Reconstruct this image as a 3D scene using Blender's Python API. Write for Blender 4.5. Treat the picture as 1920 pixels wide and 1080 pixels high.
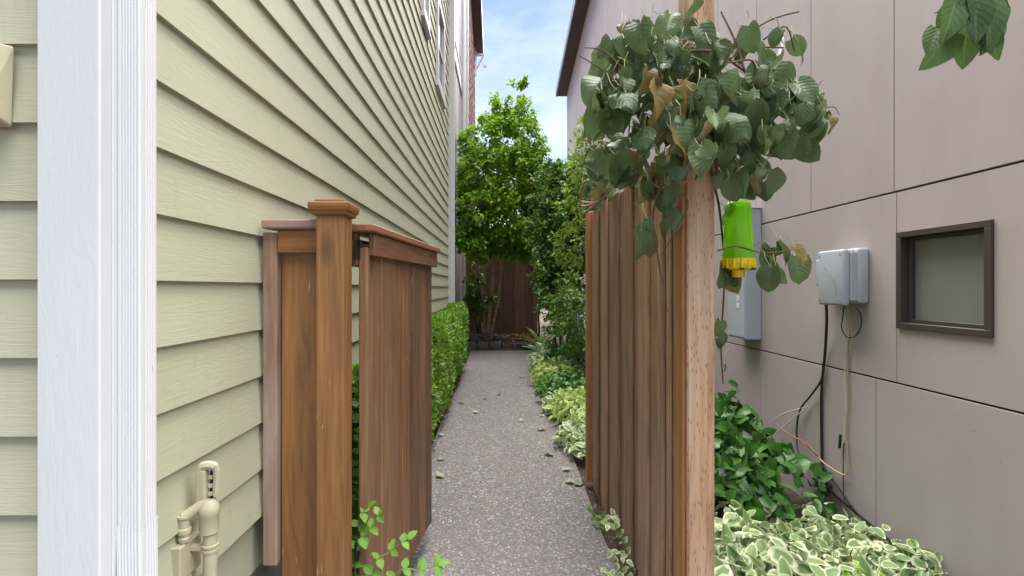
import bpy, bmesh, math, random
import numpy as np
from mathutils import Vector, Matrix, noise as mnoise

R = math.radians
sc = bpy.context.scene
for o in list(bpy.data.objects):
    bpy.data.objects.remove(o)

# ------------------------------------------------------------------ camera
CAM_H = 1.30
F = 960.0            # focal length in pixels of a 1920 wide frame
VX, VY = 938.0, 539.0
cam_d = bpy.data.cameras.new('camera')
cam = bpy.data.objects.new('camera', cam_d)
sc.collection.objects.link(cam)
cam.location = (0, 0, CAM_H)
cam.rotation_euler = (R(90), 0, 0)
cam_d.sensor_width = 36
cam_d.lens = 36 * F / 1920
cam_d.shift_x = (960 - VX) / 1920
cam_d.shift_y = -(540 - VY) / 1920
cam_d.clip_start = 0.02
cam_d.clip_end = 3000
sc.camera = cam

# ------------------------------------------------------------------ sky and sun
SUN_EL, SUN_AZ = 67, 52        # azimuth clockwise from +Y
world = bpy.data.worlds.new('World')
sc.world = world
world.use_nodes = True
wn, wl = world.node_tree.nodes, world.node_tree.links
bg = wn['Background']
sky = wn.new('ShaderNodeTexSky')
sky.sky_type = 'NISHITA'
sky.sun_disc = False
sky.sun_elevation = R(SUN_EL)
sky.sun_rotation = R(SUN_AZ)
sky.air_density = 1.0
sky.dust_density = 1.2
sky.ozone_density = .9
tc = wn.new('ShaderNodeTexCoord')
mp = wn.new('ShaderNodeMapping'); mp.inputs['Scale'].default_value = (1.0, 1.0, 2.2)
nz = wn.new('ShaderNodeTexNoise'); nz.inputs['Scale'].default_value = 2.6
nz.inputs['Detail'].default_value = 7; nz.inputs['Roughness'].default_value = .55
rp = wn.new('ShaderNodeValToRGB')
rp.color_ramp.elements[0].position = .46; rp.color_ramp.elements[0].color = (.03, .03, .03, 1)
rp.color_ramp.elements[1].position = .80; rp.color_ramp.elements[1].color = (.85, .85, .85, 1)
mx = wn.new('ShaderNodeMix'); mx.data_type = 'RGBA'
mx.inputs[7].default_value = (6.6, 6.9, 7.3, 1)
wl.new(tc.outputs['Generated'], mp.inputs['Vector']); wl.new(mp.outputs['Vector'], nz.inputs['Vector'])
wl.new(nz.outputs['Fac'], rp.inputs['Fac']); wl.new(rp.outputs['Color'], mx.inputs[0])
wl.new(sky.outputs['Color'], mx.inputs[6]); wl.new(mx.outputs[2], bg.inputs['Color'])
bg.inputs['Strength'].default_value = 0.05

sun_d = bpy.data.lights.new('sun', 'SUN')
sun_d.energy = 5.0; sun_d.angle = R(100); sun_d.color = (1, .96, .9)
sun = bpy.data.objects.new('sun', sun_d)
sc.collection.objects.link(sun)
sdir = Vector((math.sin(R(SUN_AZ)) * math.cos(R(SUN_EL)), math.cos(R(SUN_AZ)) * math.cos(R(SUN_EL)), math.sin(R(SUN_EL))))
sun.rotation_euler = (-sdir).to_track_quat('-Z', 'Y').to_euler()
sun.location = (0, -3, 14)

vs = sc.view_settings
vs.view_transform = 'Standard'; vs.look = 'None'; vs.gamma = 1; vs.use_curve_mapping = False
vs.exposure = 2.12
sc.cycles.max_bounces = 7
sc.cycles.transparent_max_bounces = 12

# ------------------------------------------------------------------ helpers
rnd = random.Random(7)

def P(px, py, y):
    return Vector(((px - VX) / F * y, y, CAM_H - (py - VY) / F * y))

def tag(o, label=None, cat=None, group=None, kind=None):
    if label: o['label'] = label
    if cat: o['category'] = cat
    if group: o['group'] = group
    if kind: o['kind'] = kind
    return o

def thing(name, loc, label, cat, group=None, rz=0):
    o = bpy.data.objects.new(name, None)
    sc.collection.objects.link(o)
    o.location = loc; o.rotation_euler = (0, 0, rz)
    o.empty_display_size = .1
    return tag(o, label, cat, group)

def world_loc(o):
    v = Vector(o.location)
    return v if o.parent is None else v + world_loc(o.parent)

def link(name, me, mat, parent, loc):
    o = bpy.data.objects.new(name, me)
    sc.collection.objects.link(o)
    if mat is not None and len(me.materials) == 0:
        me.materials.append(mat)
    if parent is not None:
        o.parent = parent
    o.location = loc
    return o

class MB:
    """collects shapes, builds ONE mesh object; coordinates are world (or parent-local when rotated)"""
    def __init__(s): s.v = []; s.f = []; s.uv = None
    def add(s, vs_, fs_):
        k = len(s.v); s.v += [tuple(v) for v in vs_]; s.f += [tuple(i + k for i in f) for f in fs_]
        return s
    def hexa(s, c):    # 8 corners: bottom 4 ccw, top 4 ccw
        return s.add(c, [(3, 2, 1, 0), (4, 5, 6, 7), (0, 1, 5, 4), (1, 2, 6, 5), (2, 3, 7, 6), (3, 0, 4, 7)])
    def box(s, x0, x1, y0, y1, z0, z1):
        return s.hexa([(x0, y0, z0), (x1, y0, z0), (x1, y1, z0), (x0, y1, z0), (x0, y0, z1), (x1, y0, z1), (x1, y1, z1), (x0, y1, z1)])
    def tube(s, pts, r, n=7, cap=True):
        pts = [Vector(p) for p in pts]; m = len(pts)
        rr = r if isinstance(r, (list, tuple)) else [r] * m
        t0 = (pts[1] - pts[0]).normalized()
        a = t0.orthogonal().normalized(); vs_ = []; fs_ = []
        for i, p in enumerate(pts):
            t = ((pts[min(i + 1, m - 1)] - pts[max(i - 1, 0)])).normalized()
            a = (a - t * a.dot(t)).normalized(); b = t.cross(a)
            for k in range(n):
                an = 2 * math.pi * k / n
                vs_.append(p + (a * math.cos(an) + b * math.sin(an)) * rr[i])
        for i in range(m - 1):
            for k in range(n):
                fs_.append((i * n + k, i * n + (k + 1) % n, (i + 1) * n + (k + 1) % n, (i + 1) * n + k))
        if cap:
            fs_.append(tuple(range(n - 1, -1, -1))); fs_.append(tuple((m - 1) * n + k for k in range(n)))
        return s.add(vs_, fs_)
    def lathe(s, prof, c, n=24, sq=False):
        """prof: list of (r, z); sq -> square cross-section"""
        vs_ = []; fs_ = []; m = len(prof)
        if sq: n = 4
        for r, z in prof:
            for k in range(n):
                an = 2 * math.pi * k / n + (math.pi / 4 if sq else 0)
                q = r * (math.sqrt(2) if sq else 1)
                vs_.append((c[0] + q * math.cos(an), c[1] + q * math.sin(an), z))
        for i in range(m - 1):
            for k in range(n):
                fs_.append((i * n + k, i * n + (k + 1) % n, (i + 1) * n + (k + 1) % n, (i + 1) * n + k))
        fs_.append(tuple(range(n - 1, -1, -1))); fs_.append(tuple((m - 1) * n + k for k in range(n)))
        return s.add(vs_, fs_)
    def build(s, name, mat, parent=None, bevel=0, smooth=False, pivot=None, seg=1, local=False):
        a = np.array(s.v)
        c = Vector((a.min(0) + a.max(0)) / 2) if pivot is None else Vector(pivot)
        me = bpy.data.meshes.new(name)
        me.from_pydata([tuple(Vector(v) - c) for v in s.v], [], s.f)
        if bevel:
            bm = bmesh.new(); bm.from_mesh(me)
            ed = [e for e in bm.edges if e.is_manifold and e.calc_face_angle(0) > .5]
            bmesh.ops.bevel(bm, geom=ed, offset=bevel, segments=seg, affect='EDGES', profile=.5, clamp_overlap=True)
            bm.to_mesh(me); bm.free()
        if smooth:
            me.polygons.foreach_set('use_smooth', [True] * len(me.polygons))
            try: me.set_sharp_from_angle(angle=R(40))
            except Exception: pass
        me.update()
        loc = c if (parent is None or local) else c - world_loc(parent)
        return link(name, me, mat, parent, loc)

def smooth_path(pts, k=6):
    """Catmull-Rom through pts"""
    pts = [Vector(p) for p in pts]; q = [pts[0] * 2 - pts[1]] + pts + [pts[-1] * 2 - pts[-2]]; out = []
    for i in range(1, len(q) - 2):
        p0, p1, p2, p3 = q[i - 1:i + 3]
        for j in range(k):
            t = j / k
            out.append(.5 * ((2 * p1) + (p2 - p0) * t + (2 * p0 - 5 * p1 + 4 * p2 - p3) * t * t + (3 * p1 - p0 - 3 * p2 + p3) * t ** 3))
    out.append(pts[-1]); return out

# ------------------------------------------------------------------ materials
class N:
    def __init__(s, name):
        s.m = bpy.data.materials.new(name); s.m.use_nodes = True
        s.t = s.m.node_tree; s.n = s.t.nodes; s.l = s.t.links
        s.b = s.n['Principled BSDF']; s.out = s.n['Material Output']
    def new(s, t, **kw):
        n = s.n.new(t)
        for k, v in kw.items():
            if k in n.inputs: n.inputs[k].default_value = v
            else: setattr(n, k, v)
        return n
    def link(s, a, b): s.l.new(a, b)
    def setp(s, **kw):
        for k, v in kw.items(): s.b.inputs[k.replace('_', ' ')].default_value = v
    def coord(s, scale=(1, 1, 1), per_object=True, kind='Object'):
        tc = s.new('ShaderNodeTexCoord'); src = tc.outputs[kind]
        if per_object:
            oi = s.new('ShaderNodeObjectInfo')
            ad = s.new('ShaderNodeVectorMath', operation='MULTIPLY_ADD')
            ad.inputs[0].default_value = (37.1, 53.3, 71.7)
            s.link(oi.outputs['Random'], ad.inputs[1]); s.link(src, ad.inputs[2]); src = ad.outputs[0]
        mp = s.new('ShaderNodeMapping'); mp.inputs['Scale'].default_value = scale
        s.link(src, mp.inputs['Vector']); return mp.outputs['Vector']
    def noise(s, vec, scale, detail=4, rough=.55, dist=0):
        n = s.new('ShaderNodeTexNoise', Scale=scale, Detail=detail, Roughness=rough, Distortion=dist)
        s.link(vec, n.inputs['Vector']); return n.outputs['Fac']
    def ramp(s, fac, stops, interp='LINEAR'):
        r = s.new('ShaderNodeValToRGB'); cr = r.color_ramp; cr.interpolation = interp
        while len(cr.elements) < len(stops): cr.elements.new(.5)
        for e, (p, c) in zip(cr.elements, stops):
            e.position = p; e.color = (*c, 1) if isinstance(c, (tuple, list)) else (c, c, c, 1)
        s.link(fac, r.inputs['Fac']); return r.outputs['Color']
    def mix(s, fac, a, b, mode='MIX'):
        m = s.new('ShaderNodeMix', data_type='RGBA', blend_type=mode)
        for i, x in ((0, fac), (6, a), (7, b)):
            if hasattr(x, 'is_linked'): s.link(x, m.inputs[i])
            elif isinstance(x, (tuple, list)): m.inputs[i].default_value = (*x[:3], 1)
            else: m.inputs[i].default_value = x
        return m.outputs[2]
    def math(s, op, a, b=None, c=None):
        m = s.new('ShaderNodeMath', operation=op)
        for i, x in enumerate((a, b, c)):
            if x is None: continue
            if hasattr(x, 'is_linked'): s.link(x, m.inputs[i])
            else: m.inputs[i].default_value = x
        return m.outputs[0]
    def bump(s, h, strength=.3, dist=.01, prev=None):
        b = s.new('ShaderNodeBump', Strength=strength, Distance=dist)
        s.link(h, b.inputs['Height'])
        if prev is not None: s.link(prev, b.inputs['Normal'])
        s.link(b.outputs['Normal'], s.b.inputs['Normal']); return b.outputs['Normal']
    def rand(s):
        oi = s.new('ShaderNodeObjectInfo'); return oi.outputs['Random']

def axis_scale(axis, k):
    return tuple((1 / k if 'xyz'[i] == axis else 1) for i in range(3))

def siding_mat(name, axis):
    m = N(name)
    v = m.coord(axis_scale(axis, 14))
    fine = m.noise(v, 95, 5, .6, .8)
    ringv = m.coord(axis_scale(axis, 11))
    ring = m.noise(ringv, 22, 2, .5, 1.6)
    wv = m.math('FRACT', m.math('MULTIPLY', ring, 9.0))
    h = m.math('ADD', m.math('MULTIPLY', fine, .55), m.math('MULTIPLY', m.math('PINGPONG', wv, .5), .42))
    v2 = m.coord((1, 1, 1)); big = m.noise(v2, 1.6, 4, .6)
    base = m.mix(m.ramp(big, [(.3, 0), (.75, 1)]), (.425, .43, .305), (.485, .49, .36))
    base = m.mix(m.math('MULTIPLY', m.rand(), .25), base, (.46, .458, .34))
    base = m.mix(m.math('MULTIPLY', m.ramp(h, [(.35, 1), (.7, 0)]), .14), base, (.33, .325, .19))
    # thin run-off dirt
    st = m.noise(m.coord((6, 6, .6)), 5, 5, .6)
    base = m.mix(m.math('MULTIPLY', m.ramp(st, [(.58, 0), (.75, 1)]), .18), base, (.30, .28, .2))
    m.link(base, m.b.inputs['Base Color']); m.setp(Roughness=.62)
    m.bump(h, .30, .0028); return m.m

def white_mat(name, axis='z', rough=.5, grain=.35, col=(.63, .64, .67), scale=60):
    m = N(name)
    v = m.coord(axis_scale(axis, 5)); a = m.noise(v, scale, 6, .65, .7)
    b = m.noise(m.coord((1, 1, .4)), 2.4, 4, .6)
    c = m.mix(m.ramp(b, [(.35, 0), (.8, 1)]), col, tuple(x * .9 for x in col))
    sp = m.noise(m.coord((1, 1, .5)), 38, 2, .4)
    c = m.mix(m.ramp(sp, [(.755, 0), (.775, .7)]), c, (.42, .38, .33))
    m.link(c, m.b.inputs['Base Color']); m.setp(Roughness=rough)
    m.bump(a, grain, .004); return m.m

def wood_mat(name, dark, mid, light, axis='z', scratch=0.0, rough=.62, moss=0.0, fine=1.0, grey=None, greyamt=0., spread=.35):
    m = N(name)
    v = m.coord(axis_scale(axis, 16))
    g1 = m.noise(v, 26, 6, .62, 1.1)
    g2 = m.noise(m.coord(axis_scale(axis, 40)), 130, 3, .6, .3)
    rings = m.noise(m.coord(axis_scale(axis, 9)), 7, 2, .5, 1.3)
    rg = m.math('PINGPONG', m.math('FRACT', m.math('MULTIPLY', rings, 7.)), .5)
    fac = m.math('ADD', m.math('MULTIPLY', g1, .70), m.math('MULTIPLY', rg, .26))
    c = m.ramp(fac, [(.22, dark), (.44, mid), (.72, light)])
    c = m.mix(m.math('MULTIPLY', m.ramp(g2, [(.3, 1), (.55, 0)]), .34 * fine), c, dark)
    # per-board tone
    t = m.math('ADD', m.math('MULTIPLY', m.rand(), spread), 1 - spread * .55)
    hv = m.new('ShaderNodeHueSaturation'); m.link(t, hv.inputs['Value']); m.link(c, hv.inputs['Color'])
    c = hv.outputs['Color']
    if grey is not None:
        w = m.noise(m.coord(axis_scale(axis, 4)), 5, 4, .6, .5)
        c = m.mix(m.math('MULTIPLY', m.ramp(w, [(.40, 0), (.62, 1)]), greyamt), c, grey)
    # knots
    kn = m.new('ShaderNodeTexVoronoi', Scale=3.1); m.link(m.coord(axis_scale(axis, 2.2)), kn.inputs['Vector'])
    c = m.mix(m.math('MULTIPLY', m.ramp(kn.outputs['Distance'], [(.035, 1), (.10, 0)]), .75), c, tuple(x * .5 for x in dark))
    if scratch:
        s1 = m.noise(m.coord(axis_scale(axis, 9)), 34, 3, .5, 1.6)
        s2 = m.noise(m.coord((1, 1, 1)), 5, 2, .5)
        k = m.math('MULTIPLY', m.ramp(s1, [(.655, 0), (.685, 1)]), m.ramp(s2, [(.47, 0), (.55, 1)]))
        c = m.mix(m.math('MULTIPLY', k, scratch), c, (.60, .45, .31))
    if moss:
        mo = m.noise(m.coord(axis_scale(axis, 3)), 6, 4, .6)
        c = m.mix(m.math('MULTIPLY', m.ramp(mo, [(.5, 0), (.68, 1)]), moss), c, (.13, .135, .05))
    m.link(c, m.b.inputs['Base Color']); m.setp(Roughness=rough)
    m.bump(m.math('ADD', m.math('MULTIPLY', g2, .6), fac), .38, .003); return m.m

def plain(name, col, rough=.5, metal=0, var=.12, nscale=6, bump=.0, bscale=80, **kw):
    m = N(name)
    n = m.noise(m.coord((1, 1, 1)), nscale, 4, .6)
    c = m.mix(m.ramp(n, [(.3, 0), (.75, 1)]), tuple(x * (1 - var) for x in col), tuple(min(1, x * (1 + var)) for x in col))
    m.link(c, m.b.inputs['Base Color']); m.setp(Roughness=rough, Metallic=metal)
    for k, v in kw.items(): m.b.inputs[k.replace('_', ' ')].default_value = v
    if bump: m.bump(m.noise(m.coord((1, 1, 1)), bscale, 3), bump, .003)
    return m.m

def leaf_mat(name, dark, light, vein=(.35, .42, .2), old=None, oldamt=0., margin=None, mw=.3, rough=.42, trans=.35, veinamt=.35, blotch=None, wilt=0.):
    m = N(name)
    uv = m.new('ShaderNodeUVMap'); sep = m.new('ShaderNodeSeparateXYZ'); m.link(uv.outputs['UV'], sep.inputs[0])
    u = m.math('ABSOLUTE', m.math('SUBTRACT', sep.outputs['X'], .5)); v = sep.outputs['Y']     # 0 midrib .. .5 margin
    geo = m.new('ShaderNodeNewGeometry')
    rr = m.math('FRACT', m.math('ADD', geo.outputs['Random Per Island'], m.rand()))
    r2 = m.math('FRACT', m.math('MULTIPLY', rr, 17.31))
    c = m.mix(rr, dark, light)
    n = m.noise(m.coord((1, 1, 1)), 22, 3, .6)
    c = m.mix(m.math('MULTIPLY', n, .45), c, tuple(x * .6 for x in dark))
    if old is not None:
        k = m.ramp(r2, [(1 - oldamt - .02, 0), (1 - oldamt + .03, 1)])
        nn = m.noise(m.coord((1, 1, 1)), 34, 3, .6)
        oc = m.ramp(nn, [(.3, old[0]), (.5, old[1]), (.7, old[2])])
        c = m.mix(m.math('MULTIPLY', k, .9), c, oc)
    # veins: midrib and slanted side veins
    mid = m.ramp(u, [(.012, 1), (.05, 0)])
    side = m.math('PINGPONG', m.math('FRACT', m.math('MULTIPLY', m.math('SUBTRACT', v, m.math('MULTIPLY', u, .7)), 7.0)), .5)
    sv = m.ramp(side, [(.0, 1), (.10, 0)])
    vn = m.math('MAXIMUM', mid, m.math('MULTIPLY', sv, .55))
    c = m.mix(m.math('MULTIPLY', vn, veinamt), c, vein)
    if margin is not None:
        # margin also closes in towards the tip and the base
        e = m.math('MAXIMUM', u, m.math('MULTIPLY', m.math('ABSOLUTE', m.math('SUBTRACT', v, .48)), .98))
        nm = m.noise(m.coord((1, 1, 1)), 60, 2, .5)
        e2 = m.math('ADD', e, m.math('MULTIPLY', m.math('SUBTRACT', nm, .5), .22))
        e2 = m.math('ADD', e2, m.math('MULTIPLY', m.math('SUBTRACT', r2, .5), .16))
        c = m.mix(m.ramp(e2, [(.5 - mw - .03, 0), (.5 - mw + .05, 1)]), c, margin)
    m.link(c, m.b.inputs['Base Color']); m.setp(Roughness=rough)
    m.bump(m.math('ADD', m.math('MULTIPLY', side, -1.0), n), .35 + wilt, .004)
    tr = m.new('ShaderNodeBsdfTranslucent'); m.link(m.mix(.5, c, light), tr.inputs['Color'])
    ms = m.new('ShaderNodeMixShader'); ms.inputs[0].default_value = trans
    m.link(m.b.outputs[0], ms.inputs[1]); m.link(tr.outputs[0], ms.inputs[2]); m.link(ms.outputs[0], m.out.inputs['Surface'])
    return m.m

M = {}
M['siding_y'] = siding_mat('siding_paint_along', 'y')
M['siding_x'] = siding_mat('siding_paint_across', 'x')
M['trim'] = white_mat('trim_paint', 'z', .5, .3)
M['trim_flat'] = white_mat('trim_paint_flat', 'y', .5, .2)
M['spout'] = white_mat('gutter_enamel', 'z', .32, .06, (.66, .67, .70))
M['stain'] = wood_mat('stained_cedar', (0.145, 0.066, 0.024), (0.265, 0.125, 0.044), (0.400, 0.205, 0.080), 'z', .8)
M['stain_gate'] = wood_mat('stained_gate_boards', (0.125, 0.064, 0.032), (0.225, 0.118, 0.058), (0.350, 0.195, 0.100), 'z', .45, spread=.5)
M['stain_y'] = wood_mat('stained_cedar_rail_along', (0.128, 0.059, 0.029), (0.232, 0.112, 0.054), (0.352, 0.179, 0.090), 'y', .5)
M['stain_x'] = wood_mat('stained_cedar_rail_across', (0.165, 0.068, 0.021), (0.300, 0.128, 0.038), (0.405, 0.180, 0.060), 'x', .8)
M['weather_z'] = wood_mat('weathered_batten', (0.188, 0.106, 0.069), (0.312, 0.188, 0.131), (0.425, 0.275, 0.200), 'z', .5, grey=(.40, .32, .27), greyamt=.7)
M['weather_x'] = wood_mat('weathered_cap', (0.188, 0.112, 0.088), (0.300, 0.188, 0.150), (0.413, 0.288, 0.237), 'x', .4, grey=(.40, .32, .28), greyamt=.65)
M['fence'] = wood_mat('cedar_fence_boards', (.165, .088, .049), (.36, .21, .12), (.60, .40, .25), 'z', .2, moss=.25, grey=(.36, .28, .22), greyamt=.35, spread=.8)
M['fence_warm'] = wood_mat('warm_cedar_board', (0.255, 0.112, 0.042), (0.405, 0.188, 0.068), (0.540, 0.270, 0.112), 'z', .1, spread=.25)
M['farfence'] = wood_mat('far_fence_boards', (.13, .072, .046), (.25, .145, .092), (.37, .235, .155), 'z', .1, spread=.5)  # own brown tone of the far fence boards

def post_mat():
    m = N('incised_fir_post')
    v = m.coord(axis_scale('z', 22)); g = m.noise(v, 42, 5, .6, .7)
    c = m.ramp(g, [(.3, (.29, .14, .065)), (.5, (.48, .295, .17)), (.75, (.60, .42, .27))])
    gy = m.noise(m.coord(axis_scale('z', 6)), 9, 3, .6)
    c = m.mix(m.math('MULTIPLY', m.ramp(gy, [(.45, 0), (.66, 1)]), .38), c, (.46, .38, .30))
    # incising slits
    br = m.new('ShaderNodeTexVoronoi', Scale=150.0); m.link(m.coord((1, 1, .16)), br.inputs['Vector'])
    sl = m.ramp(br.outputs['Distance'], [(.12, 1), (.26, 0)])
    c = m.mix(m.math('MULTIPLY', sl, .8), c, (.17, .08, .04))
    kn = m.new('ShaderNodeTexVoronoi', Scale=2.6); m.link(m.coord(axis_scale('z', 1.8)), kn.inputs['Vector'])
    c = m.mix(m.ramp(kn.outputs['Distance'], [(.03, .85), (.07, 0)]), c, (.10, .05, .03))
    m.link(c, m.b.inputs['Base Color']); m.setp(Roughness=.7)
    m.bump(m.math('SUBTRACT', m.math('MULTIPLY', g, .8), sl), .5, .003); return m.m
M['post'] = post_mat()

def path_mat():
    m = N('exposed_aggregate')
    tcn = m.new('ShaderNodeTexCoord'); v = tcn.outputs['Object']
    vo = m.new('ShaderNodeTexVoronoi', Scale=95.0); m.link(v, vo.inputs['Vector'])
    ve = m.new('ShaderNodeTexVoronoi', Scale=95.0, feature='DISTANCE_TO_EDGE'); m.link(v, ve.inputs['Vector'])
    sp = m.new('ShaderNodeSeparateColor'); m.link(vo.outputs['Color'], sp.inputs[0])
    chip = m.ramp(sp.outputs[0], [(0, (0.110, 0.101, 0.099)), (.2, (0.176, 0.163, 0.160)), (.42, (0.237, 0.220, 0.215)), (.62, (0.308, 0.288, 0.281)), (.80, (0.209, 0.160, 0.138)), (.90, (0.396, 0.374, 0.363)), (1, (0.572, 0.550, 0.539))])
    gap = m.ramp(ve.outputs['Distance'], [(.02, 1), (.16, 0)])
    c = m.mix(m.math('MULTIPLY', gap, .8), chip, (.10, .09, .09))
    big = m.noise(v, 1.3, 5, .6); c = m.mix(m.math('MULTIPLY', m.ramp(big, [(.35, 0), (.7, 1)]), .25), c, (.13, .115, .11))
    damp = m.noise(v, .45, 3, .5); c = m.mix(m.math('MULTIPLY', m.ramp(damp, [(.5, 0), (.7, 1)]), .2), c, (.26, .24, .24))
    # hairline crack and rain stains
    st = m.noise(v, 6, 6, .7, .4); c = m.mix(m.math('MULTIPLY', m.ramp(st, [(.60, 0), (.72, 1)]), .3), c, (.085, .07, .06))
    m.link(c, m.b.inputs['Base Color']); m.setp(Roughness=.75)
    m.bump(m.math('SUBTRACT', m.math('MULTIPLY', sp.outputs[1], .5), gap), .6, .004); return m.m
M['path'] = path_mat()

def soil_mat():
    m = N('bark_mulch_soil')
    tcn = m.new('ShaderNodeTexCoord'); v = tcn.outputs['Object']
    vo = m.new('ShaderNodeTexVoronoi', Scale=55.0); m.link(v, vo.inputs['Vector'])
    n = m.noise(v, 3.2, 6, .65)
    sp = m.new('ShaderNodeSeparateColor'); m.link(vo.outputs['Color'], sp.inputs[0])
    c = m.ramp(sp.outputs[0], [(0, (.025, .016, .011)), (.6, (.06, .036, .024)), (1, (.12, .07, .045))])
    c = m.mix(m.math('MULTIPLY', n, .6), c, (.04, .03, .02))
    m.link(c, m.b.inputs['Base Color']); m.setp(Roughness=.9)
    m.bump(m.math('ADD', sp.outputs[1], m.math('MULTIPLY', n, 2)), .8, .012); return m.m
M['soil'] = soil_mat()

def panel_mat(name, k=1.0):
    m = N(name)
    a = m.noise(m.coord((1.6, 1.6, .25)), 2.4, 5, .62, .3)      # vertical weathering
    b = m.noise(m.coord((1, 1, 1)), 1.1, 4, .6)
    base = m.mix(m.ramp(b, [(.3, 0), (.75, 1)]), (.42 * k, .362 * k, .355 * k), (.48 * k, .42 * k, .418 * k))
    base = m.mix(m.math('MULTIPLY', m.ramp(a, [(.45, 0), (.72, 1)]), .34), base, (.36, .31, .295))
    base = m.mix(m.math('MULTIPLY', m.rand(), .10), base, (.47, .42, .41))
    sp = m.noise(m.coord((1, 1, 1)), 30, 2, .4)
    base = m.mix(m.ramp(sp, [(.75, 0), (.79, .4)]), base, (.2, .17, .15))
    m.link(base, m.b.inputs['Base Color']); m.setp(Roughness=.55)
    f = m.noise(m.coord((1, 1, 1)), 160, 3, .6); m.bump(f, .10, .002); return m.m
M['panel'] = panel_mat('fibre_cement_panel')
M['joint'] = plain('dark_joint_backing', (.035, .028, .028), .8)
M['fascia'] = plain('dark_fascia', (.075, .065, .075), .6)
M['fascia_edge'] = plain('grey_metal_flashing', (.26, .26, .29), .45)
M['frame'] = plain('bronze_window_frame', (.075, .058, .05), .42, .2)
M['concrete'] = plain('foundation_concrete', (.30, .29, .28), .85, 0, .2, 5, .4, 60)
M['lilac'] = plain('lilac_grey_siding', (.40, .37, .41), .6, 0, .06)
M['lilac_dk'] = plain('lilac_grey_backing', (.33, .30, .34), .6, 0, .06)  # darker lilac for the wall core behind the panels
M['red'] = plain('red_brown_shingle', (.20, .075, .06), .75, 0, .35, 14, .4, 40)
M['roof'] = plain('asphalt_roof', (.07, .065, .065), .9, 0, .25, 9, .5, 60)
M['box_grey'] = plain('grey_painted_steel', (.42, .46, .53), .4, .0, .05)
M['plastic'] = plain('pale_grey_plastic', (.41, .435, .49), .42, 0, .05)
M['plastic_dk'] = plain('grey_plastic', (.27, .27, .28), .45, 0, .06)
M['sticker'] = plain('white_sticker', (.78, .78, .78), .5)
M['black'] = plain('black_cable', (.014, .014, .016), .45)
M['tan'] = plain('tan_cable', (.45, .33, .18), .5)
M['whitewire'] = plain('white_wire', (.62, .59, .54), .5)
M['copper'] = plain('orange_wire', (.40, .13, .05), .5)
M['bib'] = plain('beige_painted_brass', (.44, .41, .285), .5, 0, .08, 20, .15, 60)
M['darkmetal'] = plain('dark_steel', (.035, .033, .033), .4, .7)
M['yellow'] = plain('yellow_plastic', (.80, .58, .01), .35, 0, .06, Subsurface_Weight=.0)
M['rock'] = plain('grey_basalt', (.10, .095, .10), .85, 0, .45, 7, .6, 30)
M['bark'] = plain('pale_bark', (.36, .26, .16), .8, 0, .35, 18, .5, 60)
M['darkbark'] = plain('dark_twig_bark', (.055, .038, .026), .85, 0, .35, 18, .5, 60)
M['stem'] = plain('vine_stem', (.12, .075, .045), .7, 0, .4, 30, .3, 90)
M['palestem'] = plain('pale_dry_stem', (.33, .24, .16), .7, 0, .25, 30)
M['greenstem'] = plain('green_stem', (.16, .22, .06), .55, 0, .2, 20)
M['petiole'] = plain('petiole_green', (.30, .33, .15), .5, 0, .2, 20)

def trap_mat():
    m = N('green_clear_plastic')
    m.setp(Roughness=.12, IOR=1.30, Transmission_Weight=.80)
    m.b.inputs['Base Color'].default_value = (.58, .95, .08, 1)
    tl = m.new('ShaderNodeBsdfTranslucent'); tl.inputs['Color'].default_value = (.45, .92, .04, 1)
    ms = m.new('ShaderNodeMixShader'); ms.inputs[0].default_value = .20
    m.link(m.b.outputs[0], ms.inputs[1]); m.link(tl.outputs[0], ms.inputs[2]); m.link(ms.outputs[0], m.out.inputs['Surface'])
    return m.m
M['trap'] = trap_mat()

def reed_mat():
    m = N('reeded_glass')
    tcn = m.new('ShaderNodeTexCoord')
    sp = m.new('ShaderNodeSeparateXYZ'); m.link(tcn.outputs['Object'], sp.inputs[0])
    w = m.math('PINGPONG', m.math('FRACT', m.math('MULTIPLY', sp.outputs['Y'], 62.0)), .5)
    c = m.mix(m.math('MULTIPLY', w, 2.0), (.36, .38, .33), (.43, .45, .40))  # pale tint paints in a soft reflection, ribs alternate in tone
    m.link(c, m.b.inputs['Base Color']); m.setp(Roughness=.10, IOR=1.6, Transmission_Weight=.5)
    m.bump(w, .3, .005); return m.m
M['reed'] = reed_mat()
M['room'] = plain('room_plaster', (.30, .30, .23), .8)
M['porcelain'] = plain('white_porcelain', (.75, .75, .72), .25)
M['pane'] = plain('dark_window_glass', (.10, .12, .14), .06, 0, .1)

OLD = ((.17, .075, .025), (.30, .16, .04), (.42, .24, .10))
M['l_vine'] = leaf_mat('vine_leaf', (.035, .075, .024), (.20, .285, .115), (.26, .32, .17), ((.16, .05, .03), (.24, .17, .05), (.36, .23, .12)), .07, rough=.29, trans=.25, veinamt=.16, wilt=.0)
M['l_tree'] = leaf_mat('tree_leaf', (.12, .28, .02), (.38, .62, .06), rough=.34, trans=.45, veinamt=.12)
M['l_dark'] = leaf_mat('shrub_leaf', (.055, .14, .02), (.17, .32, .05), rough=.4, trans=.38, veinamt=.15)
M['l_lime'] = leaf_mat('lime_leaf', (.16, .27, .025), (.33, .45, .06), rough=.42, trans=.4, veinamt=.15)
M['l_blue'] = leaf_mat('conifer_spray', (.06, .12, .085), (.13, .21, .16), rough=.6, trans=.2, veinamt=.1)
M['l_box'] = leaf_mat('boxwood_leaf', (.09, .23, .015), (.31, .52, .05), rough=.33, trans=.35, veinamt=.12)
M['l_ivy'] = leaf_mat('bramble_leaf', (.026, .105, .014), (.095, .27, .04), (.22, .34, .10), rough=.33, trans=.25, veinamt=.3)
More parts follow.
